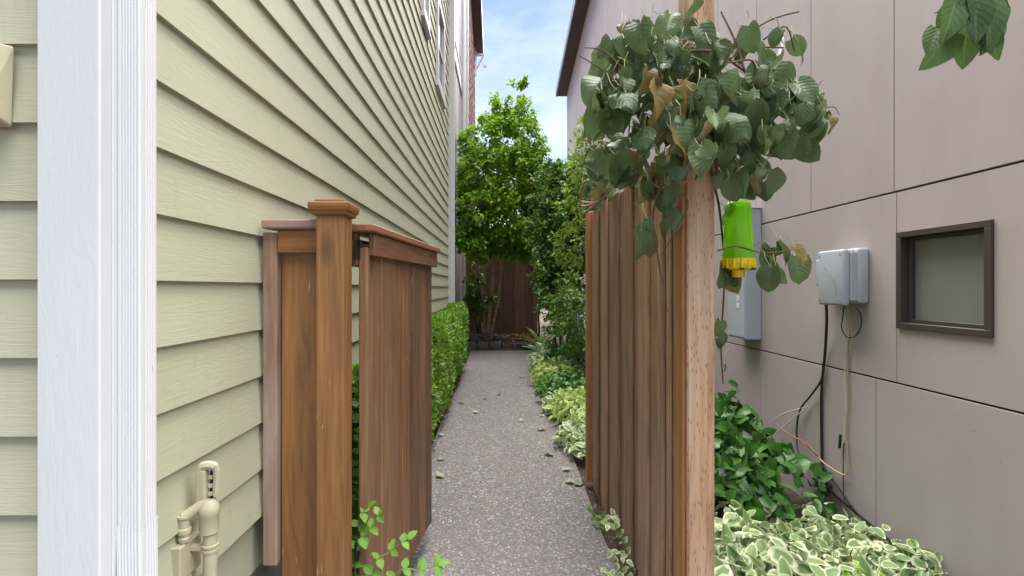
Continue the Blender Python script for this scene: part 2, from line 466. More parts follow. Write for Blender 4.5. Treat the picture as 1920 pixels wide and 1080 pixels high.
M['l_var'] = leaf_mat('variegated_leaf', (.20, .34, .12), (.34, .46, .19), (.35, .45, .2), margin=(.74, .78, .52), mw=.16, rough=.45, trans=.25, veinamt=.15)
M['l_goldvar'] = leaf_mat('gold_variegated_leaf', (.24, .40, .05), (.46, .62, .12), margin=(.66, .74, .30), mw=.13, rough=.45, trans=.3, veinamt=.15)
M['l_sprig'] = leaf_mat('sprig_leaf', (.10, .28, .02), (.24, .46, .06), (.40, .55, .2), rough=.4, trans=.4, veinamt=.25)
M['l_hosta'] = leaf_mat('broad_leaf', (.06, .20, .06), (.12, .30, .10), (.25, .4, .2), rough=.35, trans=.3, veinamt=.3)
M['l_litter'] = leaf_mat('dry_leaf', (.17, .075, .035), (.36, .20, .09), (.4, .25, .1), rough=.7, trans=.1)
M['l_fallen'] = leaf_mat('fallen_leaf', (.20, .22, .12), (.48, .48, .36), (.5, .5, .35), rough=.6, trans=.1, veinamt=.2)

# ------------------------------------------------------------------ leaf shapes
def leaf_arrays(w, l, shape='ovate', rows=5, cols=4, fold=.25, curl=.3, cup=0., wob=.0, seed=0):
    """base at the origin, tip along +Y, upper face +Z; returns verts, faces, uv per vert"""
    rg = random.Random(seed); V = []; UV = []; Fc = []
    for i in range(rows + 1):
        t = i / rows
        if shape == 'heart': wt = math.sin(math.pi * min(1, max(.0, (t * .90 + .10) ** .62))) ** .75 if t < 1 else 0
        elif shape == 'round': wt = math.sin(math.pi * (t * .93 + .06) ** .8) ** .62 if t < 1 else .02
        elif shape == 'lance': wt = math.sin(math.pi * (t * .96 + .02) ** .8)
        else: wt = math.sin(math.pi * (t * .95 + .04) ** .72) ** .9
        wt = max(wt, .02)
        for j in range(cols + 1):
            u = -1 + 2 * j / cols
            x = u * w * .5 * wt
            y = l * t - (l * .14 * abs(u) * (1 - t) ** 3 if shape in ('heart', 'round') else 0)
            z = abs(x) * fold - curl * l * (t ** 2) * .5 - cup * (u * u) * w * .25
            z += wob * w * math.sin(t * 9 + u * 2.2 + seed) * abs(u) * .5
            y -= curl * l * t ** 3 * .12
            V.append((x, y, z)); UV.append((.5 + u * .5, t))
    for i in range(rows):
        for j in range(cols):
            a = i * (cols + 1) + j; Fc.append((a, a + 1, a + cols + 2, a + cols + 1))
    return np.array(V), Fc, np.array(UV)

def leaf_mesh(name, arr, mat):
    V, Fc, UV = arr
    me = bpy.data.meshes.new(name); me.from_pydata([tuple(v) for v in V], [], Fc)
    uvl = me.uv_layers.new(name='UVMap')
    idx = np.zeros(len(me.loops), dtype=np.int32); me.loops.foreach_get('vertex_index', idx)
    uvl.data.foreach_set('uv', UV[idx].astype(np.float32).ravel())
    me.polygons.foreach_set('use_smooth', [True] * len(me.polygons)); me.materials.append(mat); me.update()
    return me

def leaf_matrix(base, direction, normal, s=1.0):
    d = Vector(direction).normalized(); n = Vector(normal)
    n = n - d * n.dot(d)
    if n.length < 1e-4: n = d.orthogonal()
    n.normalize(); x = d.cross(n)
    m = Matrix(((x.x * s, d.x * s, n.x * s, base[0]), (x.y * s, d.y * s, n.y * s, base[1]), (x.z * s, d.z * s, n.z * s, base[2]), (0, 0, 0, 1)))
    return m

def leaf_mass(name, mats, templates, mat, parent, pivot):
    """many small leaves joined into one part (kind stuff)"""
    Vs, Fs, Us = [], [], []; off = 0
    for k, m in enumerate(mats):
        V, Fc, UV = templates[k % len(templates)]
        A = np.array(m); W = V @ A[:3, :3].T + A[:3, 3]
        Vs.append(W); Us.append(UV); Fs.append(np.array(Fc) + off); off += len(V)
    V = np.concatenate(Vs) - np.array(pivot); Fa = np.concatenate(Fs); U = np.concatenate(Us)
    me = bpy.data.meshes.new(name)
    me.vertices.add(len(V)); me.vertices.foreach_set('co', V.astype(np.float32).ravel())
    nf = len(Fa); me.loops.add(nf * 4); me.polygons.add(nf)
    me.loops.foreach_set('vertex_index', Fa.astype(np.int32).ravel())
    me.polygons.foreach_set('loop_start', np.arange(0, nf * 4, 4, dtype=np.int32))
    me.polygons.foreach_set('use_smooth', np.ones(nf, dtype=bool))
    uvl = me.uv_layers.new(name='UVMap'); uvl.data.foreach_set('uv', U[Fa.ravel()].astype(np.float32).ravel())
    me.update(calc_edges=True); me.validate()
    me.materials.append(mat)
    loc = Vector(pivot) if parent is None else Vector(pivot) - world_loc(parent)
    o = link(name, me, None, parent, loc); o['kind'] = 'stuff'
    return o

def rv(r, s=1.0): return Vector((r.gauss(0, s), r.gauss(0, s), r.gauss(0, s)))

def leaf_parts(name, mats, meshes, parent, pick=None):
    inv = Matrix.Translation(-world_loc(parent))
    for k, m in enumerate(mats):
        o = bpy.data.objects.new(name, meshes[k % len(meshes)] if pick is None else pick(k))
        sc.collection.objects.link(o); o.parent = parent; o.matrix_basis = inv @ m

# ================================================================== GROUND
def ground_z(x, y):
    """soil falls away from the path towards the grey house, level again further back"""
    fall = max(0, min(1, (x - .70) / 1.5)); fall = fall * fall * (3 - 2 * fall)
    far = 1 - max(0, min(1, (y - 6.0) / 3.0)); far = far * far * (3 - 2 * far)
    return -.03 - .43 * fall * far
gx = [-400, -60, -12, -4, -1.5] + [-.8 + .1 * i for i in range(38)] + [4, 8, 20, 80, 400]
gy = [-400, -60, -15, -5, -2] + [-1 + .25 * i for i in range(52)] + [13, 16, 22, 40, 100, 400]
gv = [(x, y, ground_z(x, y) + (.012 * mnoise.noise(Vector((x * 5, y * 5, 0))) if .6 < x < 2.6 and 0 < y < 11 else 0)) for y in gy for x in gx]
gf = [(j * len(gx) + i, j * len(gx) + i + 1, (j + 1) * len(gx) + i + 1, (j + 1) * len(gx) + i) for j in range(len(gy) - 1) for i in range(len(gx) - 1)]
tag(MB().add(gv, gf).build('ground', M['soil'], pivot=(0, 0, -.03), smooth=True), kind='structure')

# path slab, edges wander a little, opens out at the far end
pv, pf = [], []
ys = [-3.0, 0, 1.5, 2.4, 3.2, 4, 5, 6, 7, 8, 8.8, 9.5, 10.0, 10.35, 10.55]
for i, y in enumerate(ys):
    xl = -.565 + .010 * math.sin(y * 2.1); xr = .545 + .012 * math.sin(y * 1.7 + 1)
    if y > 7: xl -= .05 * (y - 7) / 3.5
    if y > 8.5: xr += .10 * ((y - 8.5) / 2) ** .6
    if y > 10.2: xr -= .10 * (y - 10.2)
    pv += [(xl, y, 0), (xr, y, 0), (xl, y, -.1), (xr, y, -.1)]
    if i:
        a = 4 * (i - 1); b = 4 * i
        pf += [(a, a + 1, b + 1, b), (a, b, b + 2, a + 2), (a + 1, a + 3, b + 3, b + 1)]
pf += [(0, 2, 3, 1), (b, b + 1, b + 3, b + 2)]
path_o = MB().add(pv, pf).build('path', M['path'], pivot=(0, 3, 0))
tag(path_o, 'grey exposed aggregate concrete walkway between the houses', kind='structure')

# raised planting bed at the end of the walk
def bed():
    nx, ny = 26, 14; V = []; Fc = []
    for j in range(ny + 1):
        for i in range(nx + 1):
            x = -.9 + 3.4 * i / nx; y = 10.5 + 3.5 * j / ny
            h = .24 * min(1, max(0, (y - 10.5) / .45)) * (1 if x < .6 else max(.25, 1 - (x - .6) * 1.5))
            h += .03 * mnoise.noise(Vector((x * 4, y * 4, 0))); V.append((x, y, h - .03 if j else -.05))
    for j in range(ny):
        for i in range(nx):
            a = j * (nx + 1) + i; Fc.append((a, a + 1, a + nx + 2, a + nx + 1))
    o = MB().add(V, Fc).build('planting_bed', M['soil'], smooth=True); tag(o, kind='structure')
bed()

# ================================================================== GREEN HOUSE (left)
XL = -.75; EXP = .1466; Z0 = 1.315; YF = .955; YE = 7.55
house = thing('green_house', (-3, 4, 0), 'sage green lap sided house with white corner boards and downspout side', 'house')
ZTOP = 5.95  # unseen eave kept low to let more light between the houses
MB().box(-7.0, XL - .032, YF + .035, YE - .03, .40, ZTOP).build('wall_core', M['siding_y'], house)
MB().box(-6.98, XL - .045, YF + .05, YE - .045, -.1, .40).build('foundation', M['concrete'], house)
WIN = [(4.98, 5.25, 4.02, 5.3), (6.10, 6.70, 3.80, 4.70)]       # windows on the side wall: y0 y1 z0 z1
k0 = int(math.floor((.44 - Z0) / EXP)) + 1
TH = .0125
def lap_side(y0, y1, zb, zt):
    MB().hexa([(XL - TH, y0, zb), (XL, y0, zb), (XL, y1, zb), (XL - TH, y1, zb),
               (XL - .0245, y0, zt), (XL - .0145, y0, zt), (XL - .0145, y1, zt), (XL - .0245, y1, zt)]).build('plank', M['siding_y'], house)
lap_rng = random.Random(3)
nrow = int((ZTOP - Z0) / EXP)
for k in range(k0, nrow):
    zb = Z0 + k * EXP; zt = zb + EXP + .03
    segs = [(1.07, YE - .09)]
    for (a, b, c, d) in WIN:
        if zb + EXP > c - .10 and zb < d + .10:
            segs = [s for (p, q) in segs for s in (((p, min(q, a - .085)), (max(p, b + .085), q)) if q > a - .085 and p < b + .085 else ((p, q),)) if s[1] - s[0] > .02]
    jt = 1.07 + (lap_rng.random() * 3.2 + .9)
    out = []
    for (p, q) in segs:
        cur = p; j = jt
        while j < q - .4:
            if j > cur + .4: out.append((cur, j - .002)); cur = j + .002
            j += 3.66
        out.append((cur, q))
    for (p, q) in out: lap_side(p, q, zb, zt)
# front face planks (face the camera), run out of frame to the left
for k in range(k0, nrow):
    zb = Z0 + k * EXP; zt = zb + EXP + .03
    for (x0, x1) in ((-4.2, -2.482), (-2.478, -.842)) if k % 2 else ((-4.2, -3.102), (-3.098, -.842)):
        MB().hexa([(x0, YF, zb), (x1, YF, zb), (x1, YF + TH, zb), (x0, YF + TH, zb),
                   (x0, YF + .0145, zt), (x1, YF + .0145, zt), (x1, YF + .0245, zt), (x0, YF + .0245, zt)]).build('plank', M['siding_x'], house)
# corner boards
MB().box(-.845, -.729, .932, .962, .36, ZTOP).build('corner_board', M['trim'], house, .003)
MB().box(-.752, -.7285, .9625, 1.068, .36, ZTOP).build('corner_board', M['trim'], house, .002)
MB().box(XL - .02, -.715, YE - .095, YE, .36, ZTOP).build('corner_board', M['trim'], house, .003)
# side windows
for (a, b, c, d) in WIN:
    MB().box(XL - .03, XL - .012, a, b, c, d).build('window', M['pane'], house)
    for (p, q, r, s_) in ((a - .085, a, c - .09, d + .1), (b, b + .085, c - .09, d + .1), (a, b, d, d + .1), (a, b, c - .09, c)):
        MB().box(XL - .03, XL + .022, p, q, r, s_).build('window_trim', M['trim_flat'], house, .002)
    MB().box(XL - .02, XL + .03, a - .11, b + .11, c - .13, c - .09).build('window_sill', M['trim_flat'], house, .002)
    MB().box(XL - .011, XL + .004, a, b, (c + d) / 2 - .02, (c + d) / 2 + .02).build('window_bar', M['trim_flat'], house, .002)
# eave and roof
MB().hexa([(-7.4, .55, ZTOP), (-.62, .55, ZTOP), (-.62, YE + .3, ZTOP), (-7.4, YE + .3, ZTOP),
           (-4.2, .55, ZTOP + 1.9), (-3.9, .55, ZTOP + 1.9), (-3.9, YE + .3, ZTOP + 1.9), (-4.2, YE + .3, ZTOP + 1.9)]).build('roof', M['roof'], house)
# white pipe added before the far corner board to make it read bright
rd = thing('bright_corner_pipe', (-.69, 7.5, .1), 'slim white pipe added to brighten the far corner of the green house', 'downspout')
MB().box(-.7145, -.665, 7.46, 7.52, .12, ZTOP - .1).build('pipe', M['spout'], rd, .006, seg=2)
for z in (1.2, 3.0, 4.8): MB().box(-.7147, -.661, 7.475, 7.50, z, z + .03).build('strap', M['spout'], rd)
# mounting block on the front face
fx = thing('mounting_block', (-1.0, YF, 1.6), 'beige painted mounting block fixed to the green siding beside the white corner board', 'fixture')
zt_, zb_ = P(0, 80, .93).z, P(0, 232, .93).z
MB().hexa([(-1.10, .905, zb_ + .03), (-.918, .905, zb_ + .022), (-.908, .954, zb_), (-1.10, .954, zb_),
           (-1.10, .925, zt_), (-.918, .925, zt_), (-.903, .954, zt_ + .004), (-1.10, .954, zt_ + .004)]).build('block', M['bib'], fx, .003)
MB().box(-1.08, -.945, .897, .91, zb_ + .05, zt_ - .03).build('cover_plate', M['bib'], fx, .003)

# downspout
ds = thing('downspout', (-.706, .996, .3), 'white fluted metal downspout fixed to the corner board of the green house', 'downspout')
def fluted(x0, x1, y0, y1, z0, z1, dx0=0, dy0=0):
    """rectangular tube with shallow flutes on front and side; bottom can be offset"""
    pr = []
    n = 6
    for i in range(n):                      # front face, facing -y
        t0 = x0 + (x1 - x0) * (.10 + .80 * i / n); w = (x1 - x0) * .80 / n
        pr += [(t0, y0), (t0 + w * .35, y0 + .0022), (t0 + w * .70, y0 + .0022), (t0 + w * .95, y0)]
    pr += [(x1 - .003, y0), (x1, y0 + .003)]
    for i in range(4):
        t0 = y0 + (y1 - y0) * (.28 + .60 * i / 4); w = (y1 - y0) * .6 / 4
        pr += [(x1, t0), (x1 - .0016, t0 + w * .4), (x1 - .0016, t0 + w * .7), (x1, t0 + w * .95)]
    pr += [(x1, y1), (x0, y1), (x0, y0)]
    m = len(pr)
    V = [(x + dx0, y + dy0, z0) for x, y in pr] + [(x, y, z1) for x, y in pr]
    Fc = [(i, (i + 1) % m, m + (i + 1) % m, m + i) for i in range(m)]
    return MB().add(V, Fc)
zj = P(250, 992, .99).z
fluted(-.7275, -.685, .973, 1.020, zj, ZTOP - .1).build('pipe', M['spout'], ds)
fluted(-.7285, -.6835, .9715, 1.0215, .34, zj + .012, .014, -.012).build('lower_pipe', M['spout'], ds)
fluted(-.7289, -.6831, .971, 1.022, zj + .006, zj + .0135).build('joint_band', M['spout'], ds)
fluted(-.7145, -.6695, .9595, 1.0095, .10, .3395, .05, -.07).build('outlet_elbow', M['spout'], ds)

# hose bib / backflow fitting on the side wall
hb = thing('hose_valve', (-.70, 1.24, 0), 'beige painted pipe and valve with looped handle standing against the green siding', 'valve')
hx, hy = -.70, 1.225
def hz(py): return CAM_H - (py - VY) / F * hy
def hxp(px): return (px - VX) / F * hy
px_ = hxp(394)
MB().tube([(px_, hy, -.02), (px_, hy, hz(990))], .0155, 16).build('pipe', M['bib'], hb, smooth=True)
MB().lathe([(.017, hz(999)), (.0215, hz(997)), (.0215, hz(965)), (.0235, hz(962)), (.0225, hz(950)), (.018, hz(942)), (.013, hz(936))], (px_ - .002, hy), 20).build('valve_body', M['bib'], hb, smooth=True)
for q in (1022, 1030):
    MB().lathe([(.016, hz(q + 3)), (.0185, hz(q + 2)), (.0185, hz(q - 2)), (.016, hz(q - 3))], (px_, hy), 16).build('clamp', M['bib'], hb, smooth=True)
MB().box(hxp(370), hxp(388), hy - .010, hy + .012, hz(946), hz(880)).build('handle_plate', M['bib'], hb, .004, seg=2)
lp = smooth_path([(hxp(375), hy, hz(888)), (hxp(379), hy, hz(876)), (hxp(390), hy, hz(872)), (hxp(401), hy + .003, hz(876)), (hxp(404), hy + .006, hz(892)), (hxp(403), hy + .006, hz(928))], 6)
MB().tube(lp, [.0105] * (len(lp) - 12) + [.0085] * 12, 8).build('handle_loop', M['bib'], hb, smooth=True)
MB().tube([(hxp(393), hy + .008, hz(938)), (hxp(393), hy + .008, hz(884))], .0042, 8).build('handle_spindle', M['darkmetal'], hb, smooth=True)
for q in (896, 912, 927):
    MB().lathe([(.005, hz(q + 4)), (.0085, hz(q + 3)), (.0085, hz(q - 3)), (.005, hz(q - 4))], (hxp(393), hy + .008), 6).build('packing_nut', M['bib'], hb)
MB().tube([(hxp(388), hy, hz(940)), (hxp(372), hy - .008, hz(951)), (hxp(354), hy - .018, hz(964))], [.013, .0125, .0135], 12).build('spout', M['bib'], hb, smooth=True)
cxs, cys = hxp(354), hy - .018
MB().lathe([(.012, hz(1008)), (.014, hz(1001)), (.012, hz(999)), (.0125, hz(994)), (.0155, hz(992)), (.0155, hz(984)), (.0125, hz(982)), (.0125, hz(966)), (.0165, hz(963)), (.0165, hz(959))], (cxs, cys), 16).build('hose_thread', M['bib'], hb, smooth=True)
MB().box(hxp(334), hxp(360), hy - .045, hy + .040, hz(1074), hz(1010)).build('junction_box', M['bib'], hb, .003)
MB().tube([(hxp(352), hy, hz(1074)), (hxp(352), hy, -.02)], .010, 10).build('conduit', M['bib'], hb, smooth=True)
MB().box(XL - .002, px_ - .012, hy - .008, hy + .008, hz(1030), hz(1022)).build('wall_strap', M['bib'], hb)

# ================================================================== FENCE BAY BY THE GREEN HOUSE
fb = thing('fence_bay', (-.62, 1.6, 0), 'short brown stained fence bay with capped post against the green siding', 'fence')
Y1 = 1.61
MB().box(-.742, -.698, 1.598, 1.640, .43, 1.472).build('batten', M['weather_z'], fb, .003)
MB().box(-.692, -.558, 1.618, 1.642, .05, 1.418).build('board', M['stain'], fb, .003)
MB().box(-.695, -.556, 1.594, 1.616, 1.408, 1.478).build('rail', M['stain_x'], fb, .003)
MB().box(-.735, -.556, 1.572, 1.668, 1.482, 1.510).build('cap_board', M['weather_x'], fb, .004)
pc = (-.516, 1.593)
post_o = MB().box(pc[0] - .0435, pc[0] + .0435, pc[1] - .0435, pc[1] + .0435, -.1, 1.522).build('post', M['stain'], fb, .007, seg=2)
MB().lathe([(.046, 1.519), (.053, 1.521), (.053, 1.531), (.0585, 1.533), (.0615, 1.545), (.0615, 1.556), (.052, 1.559), (.046, 1.5595), (.046, 1.566), (.042, 1.5685), (.012, 1.5705)], pc, sq=True).build('post_cap', M['stain_x'], post_o, .0015)

# ================================================================== GATE (open along the path)
gate = thing('gate', (-.452, 1.685, 0), 'open brown stained board gate hinged on the capped fence post', 'gate', rz=-R(5.3))
def gbox(name, a0, a1, u0, u1, z0, z1, mat, bev=.003, parent=gate, sl=0):
    """local: u across (+ = path side), a along the gate"""
    c = [(u0, a0, z0 + sl), (u1, a0, z0 + sl), (u1, a1, z0), (u0, a1, z0), (u0, a0, z1), (u1, a0, z1), (u1, a1, z1), (u0, a1, z1)]
    return MB().hexa(c).build(name, mat, parent, bev, local=True)
gr_ = random.Random(11); a = .022; wds = [.118, .138, .14, .137, .14, .138, .13]
for i, w in enumerate(wds):
    bz = .165 - .075 * (a / .95)
    off = gr_.uniform(-.0025, .0025) + (.004 if i in (1, 4) else 0)
    gbox('board', a, a + w - .0035, -.012 + off, .012 + off, bz - .01 + gr_.uniform(-.006, .006), 1.445, M['stain_gate'], .0025, sl=.008)
    a += w
gbox('stile', -.006, .020, -.0125, .0165, .16, 1.432, M['stain_gate'])
gbox('end_block', -.020, .014, -.045, -.014, 1.372, 1.4795, M['stain_gate'])
gbox('top_rail', .0145, .985, .0135, .034, 1.405, 1.4795, M['stain_y'])
gbox('back_rail', .022, .965, -.052, -.015, 1.37, 1.46, M['stain_y'])
gbox('back_rail', .022, .965, -.052, -.015, .30, .39, M['stain_y'])
gbox('cap_board', -.036, .995, -.06, .045, 1.4805, 1.506, M['stain_y'], .004)
gbox('hinge', -.045, -.0065, -.012, -.006, 1.395, 1.455, M['darkmetal'], .001)
gbox('hinge', -.045, -.0065, -.012, -.006, .42, .48, M['darkmetal'], .001)

# ================================================================== RIGHT FENCE WITH TALL POST
rf = thing('fence_screen', (.63, 2.5, 0), 'weathered brown board fence with a tall pale incised post carrying the vine', 'fence')
MB().box(.600, .688, 1.640, 1.728, -.1, 3.25).build('post', M['post'], rf, .005)
MB().box(.689, 2.52, 1.655, 1.713, 3.05, 3.19).build('arbor_beam', M['post'], rf, .004)
MB().box(.588, .5995, 1.655, 1.733, .02, 1.80).build('edge_strip', M['fence_warm'], rf, .002)
fr = random.Random(5)
yy = 1.735
while yy < 3.38:
    w = min(.139, 3.40 - yy)
    if w > .03:
        MB().box(.6035, .622 + fr.uniform(-.001, .002), yy, yy + w - .003, fr.uniform(.035, .06), 1.782 + fr.uniform(-.012, .006)).build('board', M['fence'], rf, .0025)
    yy += .139
for (a, b, mt) in ((1.79, 1.835, 'fence'), (1.862, 1.975, 'fence'), (2.055, 2.19, 'fence'), (2.305, 2.44, 'fence'), (2.57, 2.71, 'fence'), (2.845, 2.98, 'fence'), (3.11, 3.245, 'fence')):
    th = .014 if a > 1.8 else .009
    MB().box(.6025 - th, .6025, a, b, fr.uniform(.03, .06), 1.79 + fr.uniform(-.012, .008)).build('board', M[mt], rf, .0025)
MB().box(.570, .66, 3.36, 3.43, .02, 1.80).build('end_post', M['fence_warm'], rf, .004)
for z in (.32, 1.02, 1.66):
    MB().box(.626, .664, 1.73, 3.358, z, z + .088).build('rail', M['fence'], rf, .003)

# ================================================================== GREY HOUSE (right)
XR = 2.53
gh = thing('grey_house', (5.5, 8, 0), 'taupe fibre cement panel house with dark bronze window and sloping roof', 'house')
YA, YB = .6, 19.4  # YA: unseen near end, pulled in so light reaches the walk
YR = 12.1
def ztop(y): return 8.7 + (19.4 - max(y, 2 * YR - y)) * .155      # gable: ridge across the wall at YR, unseen near slope lowered to admit light
# backing is built as strips so that the window opening stays open
WY0, WY1, WZ0, WZ1 = 2.622, 3.252, 1.042, 1.650
bk = MB()
bk.hexa([(XR + .02, YA, -.6), (XR + .2, YA, -.6), (XR + .2, WY0, -.6), (XR + .02, WY0, -.6), (XR + .02, YA, ztop(YA)), (XR + .2, YA, ztop(YA)), (XR + .2, WY0, ztop(WY0)), (XR + .02, WY0, ztop(WY0))])
for (q0, q1) in ((WY1, YR), (YR, YB)):
    bk.hexa([(XR + .02, q0, -.6), (XR + .2, q0, -.6), (XR + .2, q1, -.6), (XR + .02, q1, -.6), (XR + .02, q0, ztop(q0)), (XR + .2, q0, ztop(q0)), (XR + .2, q1, ztop(q1)), (XR + .02, q1, ztop(q1))])
bk.box(XR + .02, XR + .2, WY0, WY1, -.6, WZ0)
bk.hexa([(XR + .02, WY0, WZ1), (XR + .2, WY0, WZ1), (XR + .2, WY1, WZ1), (XR + .02, WY1, WZ1), (XR + .02, WY0, ztop(WY0)), (XR + .2, WY0, ztop(WY0)), (XR + .2, WY1, ztop(WY1)), (XR + .02, WY1, ztop(WY1))])
bk.build('wall_backing', M['joint'], gh)
MB().box(XR, 10, YB + .002, YB + .03, -.1, 8.69).build('end_wall', M['panel'], gh)
MB().box(XR, 10, YA - .03, YA - .002, -.6, ztop(YA)).build('front_wall', M['panel'], gh)
GAP_V, GAP_H = .0035, .0065
def panel(y0, y1, z0, z1a, z1b=None):
    z1b = z1a if z1b is None else z1b
    MB().hexa([(XR, y0, z0), (XR + .018, y0, z0), (XR + .018, y1, z0), (XR, y1, z0), (XR, y0, z1a), (XR + .018, y0, z1a), (XR + .018, y1, z1b), (XR, y1, z1b)]).build('panel', M['panel'], gh, .0015)
ZS1, ZS2, ZS3 = .690, 1.912, 4.92
def band(seams, z0, z1, hole=None, sloped=False):
    for a, b in zip(seams[:-1], seams[1:]):
        p, q = a + GAP_V, b - GAP_V
        if hole and p < hole[0] < q:
            y0, y1, h0, h1 = hole
            m = MB()
            for (c, d, e, f) in ((p, y0, z0, z1), (y1, q, z0, z1), (y0, y1, z0, h0), (y0, y1, h1, z1)):
                if d - c > .003: m.box(XR, XR + .018, c, d, e, f)
            m.build('panel', M['panel'], gh); continue
        if sloped: panel(p, q, z0, ztop(p) - .05, ztop(q) - .05)
        else: panel(p, q, z0, z1)
band([.62, 1.93, 3.45, 4.97, 6.5, 8.0, 9.5, 11, 12.5, 14, 15.5, 17, 18.4, 19.39], -.55, ZS1 - GAP_H)
band([.62, 1.74, 3.268, 4.97, 6.45, 7.95, 9.45, 10.95, 12.45, 13.95, 15.45, 16.95, 18.4, 19.39], ZS1 + GAP_H, ZS2 - GAP_H, (WY0, WY1, WZ0, WZ1))
ups = [.62, 1.55, 2.42, 3.29, 4.17, 5.06, 5.95, 6.95, 7.95, 8.96, 10.5, 12.1, 13.6, 15.1, 16.6, 18.0, 19.39]
band(ups, ZS2 + GAP_H, ZS3 - GAP_V)
band(ups, ZS3 + GAP_V, 0, None, True)
# roof: far plane falls away from camera, near plane lowered for light, overhanging eave
def roof_slab(x0, x1, y0, y1, lo, hi):
    return MB().hexa([(x0, y0, ztop(y0) + lo), (x1, y0, ztop(y0) + lo), (x1, y1, ztop(y1) + lo), (x0, y1, ztop(y1) + lo),
                      (x0, y0, ztop(y0) + hi), (x1, y0, ztop(y0) + hi), (x1, y1, ztop(y1) + hi), (x0, y1, ztop(y1) + hi)])
for (q0, q1) in ((YA - .5, YR), (YR, YB + .25)):
    roof_slab(2.16, 10.4, q0, q1, -.03, .16).build('roof', M['fascia'], gh)
    roof_slab(2.125, 2.158, q0, q1, -.05, .20).build('fascia_board', M['fascia_edge'], gh)
# window
win = thing('window', (0, 0, 0), None, None); win.parent = gh; win.location = Vector((XR, WY0, WZ0)) - world_loc(gh)
ft, fo = .038, .020
for (a, b, c, d) in ((WY0, WY1, WZ1 - ft, WZ1), (WY0, WY1, WZ0, WZ0 + ft), (WY0, WY0 + ft, WZ0 + ft, WZ1 - ft), (WY1 - ft, WY1, WZ0 + ft, WZ1 - ft)):
    MB().box(XR - fo, XR + .10, a, b, c, d).build('frame', M['frame'], win, .003)
for (a, b, c, d) in ((WY0 + ft, WY1 - ft, WZ1 - ft - .02, WZ1 - ft - .0005), (WY0 + ft, WY1 - ft, WZ0 + ft + .0005, WZ0 + ft + .022), (WY0 + ft + .0005, WY0 + ft + .02, WZ0 + ft + .022, WZ1 - ft - .02), (WY1 - ft - .02, WY1 - ft - .0005, WZ0 + ft + .022, WZ1 - ft - .02)):
    MB().box(XR + .03, XR + .095, a, b, c, d).build('sash', M['frame'], win, .002)
MB().box(XR + .06, XR + .068, WY0 + ft + .02, WY1 - ft - .02, WZ0 + ft + .022, WZ1 - ft - .02).build('pane', M['reed'], win)
# small room behind the pane
rm = MB(); x0, x1, y0, y1, z0, z1 = XR + .205, XR + 1.3, WY0 - .5, WY1 + .5, .3, 2.3
rm.add([(x0, y0, z0), (x1, y0, z0), (x1, y1, z0), (x0, y1, z0), (x0, y0, z1), (x1, y0, z1), (x1, y1, z1), (x0, y1, z1)], [(0, 1, 2, 3), (7, 6, 5, 4), (4, 5, 1, 0), (5, 6, 2, 1), (6, 7, 3, 2)])
rm.build('room_wall', M['room'], gh)
basin = thing('wash_basin', (XR + .30, 2.78, 1.05), 'rounded white basin seen dimly behind the ribbed window glass', 'basin')
MB().lathe([(.04, 1.10), (.05, 1.18), (.10, 1.27), (.13, 1.33), (.125, 1.37), (.10, 1.385), (.09, 1.36)], (XR + .33, 2.80), 20).build('bowl', M['porcelain'], basin, smooth=True)
MB().lathe([(.06, .31), (.045, .5), (.04, 1.12)], (XR + .33, 2.80), 14).build('pedestal', M['porcelain'], basin, smooth=True)

# ---------------- electric panel
ep = thing('meter_box', (2.45, 5.14, .8), 'tall blue grey steel electrical box with white stickers on the taupe wall', 'electrical box')
ez0, ez1 = P(0, 637, 4.957).z, P(0, 391, 4.957).z
MB().box(2.375, XR - .001, 4.957, 5.335, ez0, ez1).build('enclosure', M['box_grey'], ep, .006)
MB().box(2.3685, 2.3745, 4.97, 5.322, ez0 + .02, ez1 - .03).build('door', M['box_grey'], ep, .002)
MB().box(2.355, XR - .002, 4.945, 5.35, ez1 + .0005, ez1 + .012).build('rain_hood', M['box_grey'], ep, .002)
for i in range(3):
    z = ez0 + .30 + i * .075
    MB().box(2.366, 2.368, 5.07, 5.13, z, z + .055).build('sticker', M['sticker'], ep)

# ---------------- network interface box
nb = thing('utility_box', (2.45, 3.6, 1.2), 'pale grey plastic utility enclosure with ribbed hinge above hanging cables', 'utility box')
def rbox(x0, x1, y0, y1, z0, z1, name, mat, bev, seg=3): MB().box(x0, x1, y0, y1, z0, z1).build(name, mat, nb, bev, seg=seg, smooth=True)
nz0, nz1 = P(0, 572, 3.52).z, P(0, 464, 3.50).z
rbox(2.445, XR - .001, 3.500, 3.80, nz0 + .01, nz1, 'back_shell', M['plastic'], .022)
rbox(2.405, 2.4445, 3.535, 3.785, nz0 + .04, nz1 - .02, 'gasket', M['plastic_dk'], .006)
rbox(2.352, 2.4045, 3.515, 3.80, nz0 - .005, nz1 - .008, 'cover', M['plastic'], .018)
for i in range(4):
    z = nz0 + .07 + i * .085
    MB().lathe([(.009, z), (.009, z + .05)], (2.424, 3.522), 8).build('hinge_knuckle', M['plastic'], nb, smooth=True)
MB().box(2.40, 2.45, 3.508, 3.534, nz0 + .03, nz1 - .03).build('hinge_spine', M['plastic'], nb, .004)
